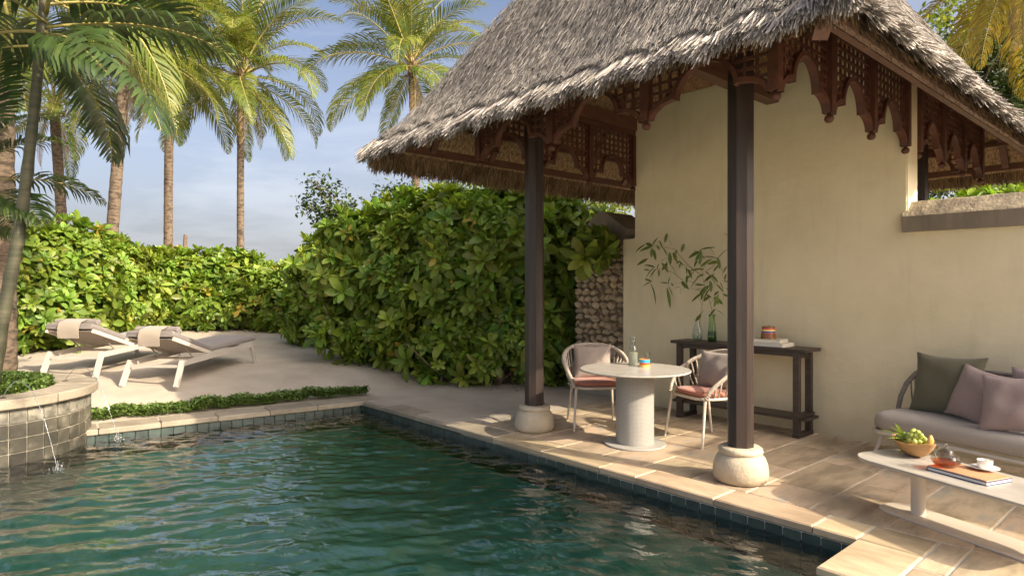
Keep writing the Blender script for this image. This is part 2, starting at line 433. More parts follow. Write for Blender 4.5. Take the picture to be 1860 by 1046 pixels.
def jet_water():
    m = bpy.data.materials.new('falling_water'); nt, N, L = nodes_of(m)
    out = N.new('ShaderNodeOutputMaterial'); tr = N.new('ShaderNodeBsdfTransparent'); gl = N.new('ShaderNodeBsdfGlossy'); gl.inputs['Roughness'].default_value = .08
    tl = N.new('ShaderNodeBsdfTranslucent'); tl.inputs['Color'].default_value = (.9,.92,.92,1)
    a = N.new('ShaderNodeMixShader'); b = N.new('ShaderNodeMixShader'); a.inputs[0].default_value = .5; b.inputs[0].default_value = .36
    L.new(gl.outputs[0], a.inputs[1]); L.new(tl.outputs[0], a.inputs[2]); L.new(tr.outputs[0], b.inputs[1]); L.new(a.outputs[0], b.inputs[2]); L.new(b.outputs[0], out.inputs[0]); return m
M['jet'] = jet_water()

def add_dirt(m, col, h0, h1, axis_scale=(3,3,.5)):
    """Splash dirt and drip stains with a shape of their own: near the floor and in faint vertical runs."""
    nt = m.node_tree; N, L = nt.nodes, nt.links
    b = next(n for n in N if n.type == 'BSDF_PRINCIPLED'); src = b.inputs['Base Color'].links[0].from_socket
    tc = N.new('ShaderNodeTexCoord'); sp = N.new('ShaderNodeSeparateXYZ'); L.new(tc.outputs['Object'], sp.inputs[0])
    n1 = N.new('ShaderNodeTexNoise'); n1.inputs['Scale'].default_value = 3.2; n1.inputs['Detail'].default_value = 8; L.new(tc.outputs['Object'], n1.inputs['Vector'])
    ad = N.new('ShaderNodeMath'); ad.operation = 'MULTIPLY_ADD'; ad.inputs[1].default_value = -.55; L.new(n1.outputs['Fac'], ad.inputs[0]); L.new(sp.outputs['Z'], ad.inputs[2])
    mr = N.new('ShaderNodeMapRange'); mr.inputs['From Min'].default_value = h0; mr.inputs['From Max'].default_value = h1; mr.inputs['To Min'].default_value = .55; mr.inputs['To Max'].default_value = 0
    L.new(ad.outputs[0], mr.inputs['Value'])
    mp = N.new('ShaderNodeMapping'); mp.inputs['Scale'].default_value = axis_scale; L.new(tc.outputs['Object'], mp.inputs[0])
    n2 = N.new('ShaderNodeTexNoise'); n2.inputs['Scale'].default_value = 2.0; n2.inputs['Detail'].default_value = 7; n2.inputs['Roughness'].default_value = .65; L.new(mp.outputs[0], n2.inputs['Vector'])
    m2 = N.new('ShaderNodeMapRange'); m2.inputs['From Min'].default_value = .52; m2.inputs['From Max'].default_value = .78; m2.inputs['To Max'].default_value = .20; L.new(n2.outputs['Fac'], m2.inputs['Value'])
    mx = N.new('ShaderNodeMath'); mx.operation = 'MAXIMUM'; L.new(mr.outputs[0], mx.inputs[0]); L.new(m2.outputs[0], mx.inputs[1])
    c = N.new('ShaderNodeMix'); c.data_type = 'RGBA'; c.inputs['B'].default_value = (*col, 1); L.new(mx.outputs[0], c.inputs['Factor']); L.new(src, c.inputs['A']); L.new(c.outputs['Result'], b.inputs['Base Color'])
add_dirt(M['wall'], (.42,.35,.23), -.32, .02)
add_dirt(M['pot'], (.30,.235,.15), -.28, -.12, (8,8,3))

# ------------------------------------------------------------------ special materials
def marble():
    m = bpy.data.materials.new('marble_top'); nt, N, L = nodes_of(m)
    out = N.new('ShaderNodeOutputMaterial'); b = N.new('ShaderNodeBsdfPrincipled'); L.new(b.outputs[0], out.inputs[0])
    tc = N.new('ShaderNodeTexCoord'); n1 = N.new('ShaderNodeTexNoise'); n1.inputs['Scale'].default_value = 2.2; n1.inputs['Detail'].default_value = 7; n1.inputs['Distortion'].default_value = 1.6
    L.new(tc.outputs['Object'], n1.inputs['Vector'])
    rp = N.new('ShaderNodeValToRGB'); e = rp.color_ramp.elements
    e[0].position = .0; e[0].color = (.52,.49,.44,1); e[1].position = 1; e[1].color = (.50,.465,.41,1)
    for p, c in ((.475,(.52,.49,.44,1)),(.497,(.47,.41,.35,1)),(.52,(.50,.465,.41,1)),(.60,(.52,.49,.44,1)),(.612,(.55,.48,.40,1)),(.63,(.51,.475,.42,1))):
        q = rp.color_ramp.elements.new(p); q.color = c
    L.new(n1.outputs['Fac'], rp.inputs['Fac']); L.new(rp.outputs[0], b.inputs['Base Color']); b.inputs['Roughness'].default_value = .22
    return m
M['marble'] = marble()
M['ceramic'] = mat('grey_ceramic_top', (.34,.31,.265), (.46,.425,.37), scale=3, rough=.35, stretch=(1,3,1), c3=(.44,.40,.35))

def perforated():
    m = bpy.data.materials.new('woven_mesh_metal'); nt, N, L = nodes_of(m)
    out = N.new('ShaderNodeOutputMaterial'); b = N.new('ShaderNodeBsdfPrincipled'); L.new(b.outputs[0], out.inputs[0])
    tc = N.new('ShaderNodeTexCoord'); br = N.new('ShaderNodeTexBrick')
    br.offset = 0.0; br.inputs['Scale'].default_value = 1.0
    br.inputs['Brick Width'].default_value = .0125; br.inputs['Row Height'].default_value = .0125
    br.inputs['Mortar Size'].default_value = .0032; br.inputs['Mortar Smooth'].default_value = .2
    br.inputs['Color1'].default_value = (.19,.18,.16,1); br.inputs['Color2'].default_value = (.22,.21,.185,1); br.inputs['Mortar'].default_value = (.37,.355,.32,1)
    uv = N.new('ShaderNodeUVMap'); L.new(uv.outputs[0], br.inputs['Vector'])
    L.new(br.outputs['Color'], b.inputs['Base Color']); b.inputs['Roughness'].default_value = .5
    bp = N.new('ShaderNodeBump'); bp.inputs['Strength'].default_value = .4; bp.inputs['Distance'].default_value = .003
    L.new(br.outputs['Fac'], bp.inputs['Height']); L.new(bp.outputs[0], b.inputs['Normal'])
    return m
M['mesh_metal'] = perforated()

def tiled(name, c1, c2, mort, size=.126, rough=.4):
    m = bpy.data.materials.new(name); nt, N, L = nodes_of(m)
    out = N.new('ShaderNodeOutputMaterial'); b = N.new('ShaderNodeBsdfPrincipled'); L.new(b.outputs[0], out.inputs[0])
    tc = N.new('ShaderNodeTexCoord'); br = N.new('ShaderNodeTexBrick'); br.offset = 0
    br.inputs['Scale'].default_value = 1.0; br.inputs['Brick Width'].default_value = size; br.inputs['Row Height'].default_value = size
    br.inputs['Mortar Size'].default_value = .005; br.inputs['Color1'].default_value = (*c1,1); br.inputs['Color2'].default_value = (*c2,1); br.inputs['Mortar'].default_value = (*mort,1)
    L.new(tc.outputs['Object'], br.inputs['Vector'])
    nz = N.new('ShaderNodeTexNoise'); nz.inputs['Scale'].default_value = 3.5; nz.inputs['Detail'].default_value = 5
    L.new(tc.outputs['Object'], nz.inputs['Vector'])
    mx = N.new('ShaderNodeMix'); mx.data_type = 'RGBA'; mx.blend_type = 'MULTIPLY'; mx.inputs['Factor'].default_value = .55
    L.new(br.outputs['Color'], mx.inputs['A']); L.new(nz.outputs['Color'], mx.inputs['B']); L.new(mx.outputs['Result'], b.inputs['Base Color'])
    b.inputs['Roughness'].default_value = rough
    return m
M['pool_floor'] = mat('green_pool_floor', (.07,.30,.205), (.18,.52,.37), scale=2.6, rough=.5, detail=8)

def water_mat():
    m = bpy.data.materials.new('pool_water'); nt, N, L = nodes_of(m)
    out = N.new('ShaderNodeOutputMaterial')
    tc = N.new('ShaderNodeTexCoord'); mp = N.new('ShaderNodeMapping'); mp.inputs['Scale'].default_value = (1.0, 1.9, 1); mp.inputs['Rotation'].default_value = (0,0,R(-42))
    L.new(tc.outputs['Object'], mp.inputs['Vector'])
    n1 = N.new('ShaderNodeTexNoise'); n1.inputs['Scale'].default_value = 7.5; n1.inputs['Detail'].default_value = 3; n1.inputs['Distortion'].default_value = .4
    L.new(mp.outputs[0], n1.inputs['Vector'])
    bp = N.new('ShaderNodeBump'); bp.inputs['Strength'].default_value = .16; bp.inputs['Distance'].default_value = .05
    L.new(n1.outputs['Fac'], bp.inputs['Height'])
    fr = N.new('ShaderNodeFresnel'); fr.inputs['IOR'].default_value = 1.4; L.new(bp.outputs[0], fr.inputs['Normal'])
    fk = N.new('ShaderNodeMath'); fk.operation = 'MULTIPLY'; fk.use_clamp = True; fk.inputs[1].default_value = 2.2; L.new(fr.outputs[0], fk.inputs[0])
    gl = N.new('ShaderNodeBsdfGlossy'); gl.inputs['Roughness'].default_value = .015; L.new(bp.outputs[0], gl.inputs['Normal'])
    tr = N.new('ShaderNodeBsdfTransparent'); tr.inputs['Color'].default_value = (.84,.96,.92,1)
    mx = N.new('ShaderNodeMixShader'); L.new(fk.outputs[0], mx.inputs[0]); L.new(tr.outputs[0], mx.inputs[1]); L.new(gl.outputs[0], mx.inputs[2])
    L.new(mx.outputs[0], out.inputs[0])
    return m
M['water'] = water_mat()

# ------------------------------------------------------------------ ground
def terrain(x, y=0.0):
    s = -6.0 - x
    if s <= 0: return 0.0
    return 0.2*(1-math.exp(-s/0.6)) + 0.05*min(s, 12) + .012*math.sin(x*1.7+y*.9)*min(1, s) + .010*math.sin(y*2.1-x*.6)*min(1, s)
POOL_A = Vector((-5.23, -0.55)); POOL_B = Vector((-5.60, -3.75))         # far pool edge
def pool_far_x(y): 
    t = (y - POOL_A.y) / (POOL_B.y - POOL_A.y)
    return POOL_A.x + t * (POOL_B.x - POOL_A.x)
def in_pool(x, y):
    if y > -0.60 or y < -11: return False
    if x < pool_far_x(y) - 0.16: return False
    if x > 1.2 and y > -1.0: return False
    if x > 1.9: return False
    return True
g = MB()
xs = list(np.arange(-30, -5.2, .28)) + list(np.arange(-5.2, 3.01, .25)) + [4, 6, 9, 14, 25, 60, 140, 400]
xs = [-900, -300, -120, -60, -40] + xs
ys = [-400, -120, -50, -25, -14, -11, -9.5] + list(np.arange(-8.5, 6.01, .25)) + [7, 8.5, 10, 13, 18, 26, 40, 80, 200, 600]
def gz(x, y):
    if x > -3.0 and x < 14 and -3.4 < y < 14: return -.03
    return terrain(x, y)
idx = {}
for i, x in enumerate(xs):
    for j, y in enumerate(ys):
        idx[i, j] = len(g.v); g.v.append((float(x), float(y), gz(x, y)))
for i in range(len(xs)-1):
    for j in range(len(ys)-1):
        cx, cy_ = (xs[i]+xs[i+1])/2, (ys[j]+ys[j+1])/2
        if in_pool(cx, cy_): continue
        g.f.append((idx[i,j], idx[i+1,j], idx[i+1,j+1], idx[i,j+1]))
ground = obj('sand_ground', g, M['sand'], smooth=True, kind='structure')

# ------------------------------------------------------------------ pool shell, tiles and water
WATER_Z = -0.128
FLOOR_Z = -0.62
pb = MB()
pb.add([(-6.4,-12,FLOOR_Z),(6,-12,FLOOR_Z),(6,-.5,FLOOR_Z),(-6.4,-.5,FLOOR_Z)], [(0,1,2,3)])
pool = obj('swimming_pool', pb, M['pool_floor'], kind='structure')
cv = MB()                                              # coved foot of the walls
def cove(p0, p1, inn):
    p0, p1, inn = Vector(p0), Vector(p1), Vector(inn)
    cv.grid(lambda u, v: p0.lerp(p1, u) + inn*(.58*v + .012*math.sin(23*u+5*v)*v) + Vector((0,0,(-.33-FLOOR_Z)*(1-v)**2.2 + .003)), 60, 8)
cove((-5.7,-.53,FLOOR_Z),(1.14,-.53,FLOOR_Z),(0,-1,0)); cove((-5.22,-.4,FLOOR_Z),(-5.95,-6.7,FLOOR_Z),(1,-.1,0))
obj('floor_cove', cv, M['pool_floor'], pool, smooth=True)
wb = MB()
wb.box((-5.6,-.535,FLOOR_Z-.02),(1.12,-.30,-.058))
a, b_ = POOL_A, POOL_B
d = (b_-a).normalized(); nrm = Vector((-d.y, d.x)) if Vector((-d.y, d.x)).x < 0 else Vector((d.y, -d.x))
wb.add([(*(a+nrm*.02),FLOOR_Z-.02),(*(b_+nrm*.02+d*2.5),FLOOR_Z-.02),(*(b_+nrm*.26+d*2.5),FLOOR_Z-.02),(*(a+nrm*.26),FLOOR_Z-.02),
        (*(a+nrm*.02),-.058),(*(b_+nrm*.02+d*2.5),-.058),(*(b_+nrm*.26+d*2.5),-.058),(*(a+nrm*.26),-.058)],
       [(0,3,2,1),(4,5,6,7),(0,1,5,4),(1,2,6,5),(2,3,7,6),(3,0,4,7)])
wb.box((1.12,-1.11,FLOOR_Z-.02),(1.3,-.535,-.058)); wb.box((1.12,-1.3,FLOOR_Z-.02),(1.86,-1.112,-.058)); wb.box((1.70,-12,FLOOR_Z-.02),(1.9,-1.3,-.058))
obj('pool_wall', wb, M['pool_grout'], pool)
tile_me = None
def small_tile(w, h, t, mt, name):
    s = MB().slab(rounded_rect(w, h, .006, 1), 0, t, .003)
    me = s.mesh(name); me.materials.append(mt); return me
tile_me = small_tile(.119, .119, .012, M['pool_tile'], 'tile')
for r_ in range(4):                                   # wall under the long coping
    z = -.125 - .126*r_
    for k in range(53):
        x = 1.045 - .126*k
        if x < -5.25: break
        o = obj('tile', tile_me, None, pool); o.location = (x, -.5355, z + random.uniform(-.001,.001)); o.rotation_euler = (R(90), 0, 0)
for r_ in range(2):                                   # far wall
    z = -.125 - .126*r_
    for k in range(25):
        p = a + nrm*.0195 + d*(.07 + .126*k)
        o = obj('tile', tile_me, None, pool); o.location = (p.x, p.y, z); o.rotation_euler = (R(90), 0, math.atan2(d.y, d.x) + PI)
for r_ in range(3):
    for k in range(4):
        o = obj('tile', tile_me, None, pool); o.location = (1.1205, -.60-.126*k, -.125-.126*r_); o.rotation_euler = (R(90), 0, R(-90))
# rounded entry step near the corner
st = MB(); st.lathe([(0.0,0),(.62,0),(.64,.02),(.64,.20),(.60,.22),(0,.22)], (1.05,-1.95,FLOOR_Z), 40)
obj('pool_step', st, M['pool_floor'], pool, smooth=40)

# water surface: rippled sheet
def ripple(X, Y):
    Z = np.zeros_like(X)
    src = [(-4.476,-4.011), (-5.377,-3.378)]
    for sx, sy in src:
        D = np.hypot(X-sx, Y-sy); Z += .0042*np.sin(2*PI*D/.26)*np.exp(-D/2.4) + .0030*np.sin(2*PI*D/.40+1)*np.exp(-D/4.5)
    rs = np.random.default_rng(3)
    for k in range(34):
        th = rs.normal(R(-41), R(25)); lam = rs.uniform(.085, .22) if k % 4 else rs.uniform(.25,.5); ph = rs.uniform(0, 2*PI)
        kx, ky = math.cos(th), math.sin(th)
        amp = .0030*lam/.3
        env = .65 + .35*np.sin(.9*(X*ky - Y*kx)*rs.uniform(.6,1.6) + rs.uniform(0,6))
        Z += amp*env*np.sin(2*PI*(X*kx + Y*ky)/lam + ph + .5*np.sin(1.7*X+ph)+.4*np.sin(2.3*Y))
    calm = np.clip((X+2.6)/3.4, 0, 1)*np.clip((Y+3.2)/2.2, 0, 1)
    return .66*Z*(1-.6*calm)
def sheet(name, X0, X1, Y0, Y1, st_, parent=None):
    xs_ = np.arange(X0, X1+st_/2, st_); ys_ = np.arange(Y0, Y1+st_/2, st_)
    XX, YY = np.meshgrid(xs_, ys_); ZZ = ripple(XX, YY)
    V = np.stack([XX, YY, ZZ], -1).reshape(-1, 3).astype(np.float32)
    nx, ny = len(xs_), len(ys_)
    I = np.arange(nx*ny).reshape(ny, nx)
    Q = np.stack([I[:-1,:-1], I[:-1,1:], I[1:,1:], I[1:,:-1]], -1).reshape(-1)
    me = bpy.data.meshes.new(name); me.vertices.add(len(V)); me.vertices.foreach_set('co', V.reshape(-1))
    nf = len(Q)//4; me.loops.add(nf*4); me.loops.foreach_set('vertex_index', Q.astype(np.int32)); me.polygons.add(nf)
    me.polygons.foreach_set('loop_start', np.arange(0, nf*4, 4, dtype=np.int32)); me.polygons.foreach_set('loop_total', np.full(nf, 4, dtype=np.int32))
    me.polygons.foreach_set('use_smooth', np.ones(nf, dtype=bool)); me.update(calc_edges=True)
    return obj(name, me, M['water'], parent, kind='structure')
w_ = sheet('pool_water', -5.9, 1.78, -7.6, -.52, .021)
w_.location.z = WATER_Z

# ------------------------------------------------------------------ coping and patio stones
patio = MB(); patio.box((-3.0,-.54,-.12),(9,2.16,-.0065)); patio.box((1.115,-1.12,-.12),(9,-.5405,-.0065)); patio.box((1.86,-9,-.12),(9,-1.1205,-.0065))
patio = obj('patio', patio, M['grout'], kind='structure')
def stone(name, x0, x1, y0, y1, z0, z1, mt, parent, bev=.006, gap=.005):
    s = MB().slab([(x0+gap,y0+gap),(x1-gap,y0+gap),(x1-gap,y1-gap),(x0+gap,y1-gap)], z0, z1, bev)
    cx, cy_ = (x0+x1)/2, (y0+y1)/2
    s.v = [(p[0]-cx, p[1]-cy_, p[2]) for p in s.v]
    o = obj(name, s, mt, parent); o.location = (cx, cy_, random.uniform(-.0015, .0015)); o.rotation_euler = (random.uniform(-.0008,.0008), random.uniform(-.0008,.0008), 0)
    return o
cj = [-5.16,-4.66,-3.95,-3.237,-2.44,-1.72,-.998,-.615,.093,.807,1.08]
for k in range(len(cj)-1):
    stone('coping_stone', cj[k], cj[k+1], -.56, -.245, -.057, 0, M['coping'] if cj[k] > -2.5 else M['coping_grey'], patio, .009, .004)
stone('coping_stone', 1.08, 1.44, -.56, -.245, -.057, 0, M['coping'], patio, .009, .004)
s_ = stone('coping_stone', 1.08, 1.44, -1.15, -.56, -.057, 0, M['coping'], patio, .010, .004)
stone('coping_stone', 1.44, 2.05, -1.15, -.75, -.057, 0, M['coping'], patio, .010, .004)
stone('coping_stone', 2.05, 2.7, -1.15, -.75, -.057, 0, M['coping'], patio, .010, .004)
stone('paving_stone', 1.44, 1.60, -.75, -.245, -.04, 0, M['stone'], patio)
x_i = 1.60
cols = [.18 + .473*i for i in range(-7, 4)]
for i, x0 in enumerate(cols):
    x1 = x0 + .473
    if x0 < -3.0: x0 = -3.0
    if x1 < -2.9: continue
    if i == 10: x1 = 2.07
    off = .2 if i % 2 == 1 else .63
    yy = [-.245] + [y for y in (off-.87, off, off+.87, off+1.74) if -.1 < y < 2.0] + [2.158]
    for y0, y1 in zip(yy[:-1], yy[1:]):
        stone('paving_stone', x0, x1, y0, y1, -.04, 0, M['stone'], patio)
for i in range(4):
    x0 = 2.07 + .473*i if i else 2.07; x1 = 2.07 + .473*(i+1)
    for y0, y1 in zip([-.75+.4*(i%2), .2, 1.07], [.2, 1.07, 2.158]):
        stone('paving_stone', x0, x1, y0, y1, -.04, 0, M['stone'], patio)
stone('paving_stone', 1.6, 2.07, -.75, -.245, -.04, 0, M['stone'], patio)
# far coping, slightly out of square
kerb = []
for k in range(6):
    t0, t1 = .0 + .6*k, .6*(k+1)
    p0, p1 = a + d*t0, a + d*t1
    if k == 0: p0 = a + d*(-.30)
    c_ = (p0+p1)/2 + nrm*.17; L_ = (p1-p0).length
    s = MB().slab([(-L_/2+.004,-.19),(L_/2-.004,-.19),(L_/2-.004,.19),(-L_/2+.004,.19)], -.06, .004, .010)
    o = obj('coping_stone', s, M['coping_grey'], patio); o.location = (c_.x, c_.y, random.uniform(-.002,.002)); o.rotation_euler = (0, 0, math.atan2(d.y, d.x))

# ------------------------------------------------------------------ raised planter with water spouts
PC = Vector((-6.0, -4.6)); PR = 1.05; PTOP = .5
planter = thing('raised_planter', 'round raised planter of stained slate tiles with a pale stone rim beside the pool', 'planter', (PC.x, PC.y, 0))
pm = MB(); pm.lathe([(PR-.012,-.7),(PR-.012,.405),(.7,.405),(.7,-.7)], (0,0,0), 96, False, False)
obj('planter_core', pm, M['planter_grout'], planter, smooth=40)
nt_ = 44; tw = 2*PI*PR/nt_
ptile = small_tile(tw-.012, .126, .014, M['planter_tile'], 'planter_tile')
ptile_top = small_tile(tw-.012, .126, .014, M['planter_lime'], 'planter_tile_limed')
for r_ in range(5):
    for k in range(nt_):
        an = 2*PI*(k+.3)/nt_
        if not (-1.9 < (an+PI) % (2*PI) - PI < 2.3): continue
        o = obj('tile', ptile if r_ else ptile_top, None, planter)
        o.location = (math.cos(an)*(PR-.012), math.sin(an)*(PR-.012), .325 - .138*r_)
        o.rotation_euler = (R(90), 0, an + R(90))
for k in range(10):
    a0, a1 = 2*PI*k/10 + .006, 2*PI*(k+1)/10 - .006
    n = 10; ou = [( (PR+.07)*math.cos(a0+(a1-a0)*i/n), (PR+.07)*math.sin(a0+(a1-a0)*i/n)) for i in range(n+1)]
    inn = [(.72*math.cos(a0+(a1-a0)*i/n), .72*math.sin(a0+(a1-a0)*i/n)) for i in range(n, -1, -1)]
    o = obj('rim_stone', MB().slab(ou+inn, .405, PTOP, .012), M['coping_grey'], planter); o.location.z = random.uniform(-.002,.002)
obj('soil', MB().lathe([(0,.44),(.725,.44)], (0,0,0), 40, False, False), M['dark_soil'], planter)

# ------------------------------------------------------------------ garden wall
WY = 2.16
gw = thing('garden_wall', 'pale yellow plastered wall behind the dining table and sofa with a mossy capped low stretch', 'wall', (0, WY, 0))
def wall_prism(outline, y0, y1):
    n = len(outline)
    m_ = MB(); m_.add([(x,y0,z) for x,z in outline] + [(x,y1,z) for x,z in outline],
        [tuple(range(n)), tuple(range(2*n-1, n-1, -1))] + [(i, n+i, n+(i+1)%n, (i+1)%n) for i in range(n)])
    return m_
wp = wall_prism([(-2.92,-.1),(5.42,-.1),(5.42,2.10),(.54,2.10),(.54,3.98),(-2.72,3.98),(-2.72,2.20),(-2.92,2.20)], 0, .30)
bmw = bmesh.new(); mw = wp.mesh('wall_body'); bmw.from_mesh(mw)
bmesh.ops.bevel(bmw, geom=[e for e in bmw.edges], offset=.012, segments=2, affect='EDGES', clamp_overlap=True)
bmw.to_mesh(mw); bmw.free()
obj('plastered_wall', mw, M['wall'], gw)
capm = MB()
n = 60
prof = [(-.045,2.075),(-.045,2.225),(-.03,2.245),(.11,2.375),(.16,2.385),(.21,2.37),(.345,2.235),(.345,2.075)]
vv = []; nx = 70
for i in range(nx+1):
    x = .505 + (5.41-.505)*(i/nx)**1.6
    for k, (y, z) in enumerate(prof):
        j = .0018 if 1 <= k <= 6 else 0
        vv.append((x, y + random.uniform(-j, j), z + random.uniform(-j, j)))
npf = len(prof); ff = []
for i in range(nx):
    for k in range(npf):
        k2 = (k+1) % npf
        ff.append((i*npf+k, i*npf+k2, (i+1)*npf+k2, (i+1)*npf+k))
ff.append(tuple(range(npf-1,-1,-1)))
capm.add(vv, ff)
co = obj('wall_cap', capm, M['cap'], gw)
co.data.materials.append(M['cap_band'])
for p in co.data.polygons:
    if p.index < nx*npf and p.index % npf in (0,): p.material_index = 1
    if p.index == nx*npf: p.material_index = 1

vb = MB(); vb.box((5.43,1.95,-.1),(12,7.5,3.9)); vb.box((5.38,1.90,3.901),(12.05,7.55,4.05))  # plain block added out of view to keep the sun off sofa and patio
vo = obj('shade_block', vb, M['wall']); tag(vo, 'unseen plastered block added beyond the right end of the mossy wall for shade', 'shade block')
# coral stone pier at the wall's left end
pier = thing('stone_pier', 'coral rubble stone pier with gabled plaster cap at the left end of the yellow wall', 'pier', (-3.45, 2.32, 0))
pier_m = MB(); pier_m.box((-.46,0,.40),(.52,.5,2.13)); obj('pier_core', pier_m, M['mortar'], pier)
obj('plinth', MB().box((-.50,-.05,-.1),(.525,.55,.43)), M['plinth'], pier)
cp = MB(); cp.box((-.52,-.075,2.13),(.585,.57,2.245))
cp.add([(-.40,-.06,2.245),(.50,-.06,2.245),(.50,-.06,2.36),(.12,-.06,2.62),(-.02,-.06,2.62),(-.40,-.06,2.30),
        (-.40,.56,2.245),(.50,.56,2.245),(.50,.56,2.36),(.12,.56,2.62),(-.02,.56,2.62),(-.40,.56,2.30)],
       [(0,1,2,3,4,5),(11,10,9,8,7,6)] + [(i,6+i,6+(i+1)%6,(i+1)%6) for i in range(6)])
obj('pier_cap', cp, M['cap_band'], pier)
def rock_mesh(seed):
    bm = bmesh.new(); bmesh.ops.create_icosphere(bm, subdivisions=2, radius=.5)
    rr = random.Random(seed)
    offs = [Vector((rr.uniform(-1,1), rr.uniform(-1,1), rr.uniform(-1,1))).normalized() for _ in range(13)]
    for v in bm.verts:
        k = 1.0
        for o in offs:
            dd = v.co.normalized().dot(o)
            if dd > .5: k -= (dd-.5)*.62
        v.co = v.co*k
    me = bpy.data.meshes.new('stone'); bm.to_mesh(me); bm.free()
    me.polygons.foreach_set('use_smooth', [True]*len(me.polygons)); me.set_sharp_from_angle(angle=R(38))
    me.materials.append(M['coral']); return me
rocks = [rock_mesh(i) for i in range(7)]
z = .47
while z < 2.12:
    h = random.uniform(.078, .108); x = -.47
    if z + h > 2.16: h = 2.13 - z + .02
    while x < .50:
        w = random.uniform(.09, .18)
        o = obj('stone', random.choice(rocks), None, pier)
        o.location = (x + w/2, .0 + random.uniform(-.012,.012), z + h/2); o.scale = (w*1.38, .24, h*1.5)
        o.rotation_euler = (random.uniform(-.12,.12), random.uniform(-.1,.1), random.uniform(-.12,.12)); x += w
    x = 0.03
    while x < .5:
        w = random.uniform(.12, .2); o = obj('stone', random.choice(rocks), None, pier)
        o.location = (-.47, x + w/2, z+h/2); o.scale = (.24, w*1.45, h*1.5); x += w
    z += h

# ------------------------------------------------------------------ thatched pavilion
X0, X1, Y0, Y1 = -2.4, 0.0, 0.0, 4.36          # column lines
pav = thing('thatched_pavilion', 'open timber pavilion with a steep grey thatched roof and carved lattice frieze', 'pavilion', ((X0+X1)/2, (Y0+Y1)/2, 0))
def part(name, mesh, mt, parent=None, smooth=False, kind=None):
    o = obj(name, mesh, mt, parent or pav, smooth, kind)
    if parent is None: o.location = (-(X0+X1)/2, -(Y0+Y1)/2, 0)     # meshes are written in world coordinates
    return o
# columns
def column_mesh(x, y):
    m_ = MB(); prof = [(.104,.27),(.104,3.9)]
    m_.lathe(prof, (x,y,0), 8); 
    c, s = math.cos(R(12)), math.sin(R(12))
    m_.v = [(x+(p[0]-x)*c-(p[1]-y)*s, y+(p[0]-x)*s+(p[1]-y)*c, p[2]) for p in m_.v]
    return m_
base_prof = [(.175,0),(.20,.015),(.212,.05),(.214,.10),(.205,.15),(.185,.195),(.165,.215),(.158,.222),(.163,.226),(.172,.236),(.174,.25),(.168,.266),(.155,.276),(.10,.278)]
for (cx, cy_) in ((X1,Y0),(X0,Y0),(X0,Y1),(X1,Y1)):
    cm = column_mesh(cx, cy_)
    c_ = part('column', cm, M['column'])
    bb = MB().lathe([(r_*(1+.012*math.sin(z*40)), z) for r_, z in base_prof], (cx,cy_,0), 40)
    bb.v = [(p[0]+random.uniform(-.0015,.0015), p[1]+random.uniform(-.0015,.0015), p[2]) for p in bb.v]
    obj('column_base', bb, M['pot'], c_, smooth=50)

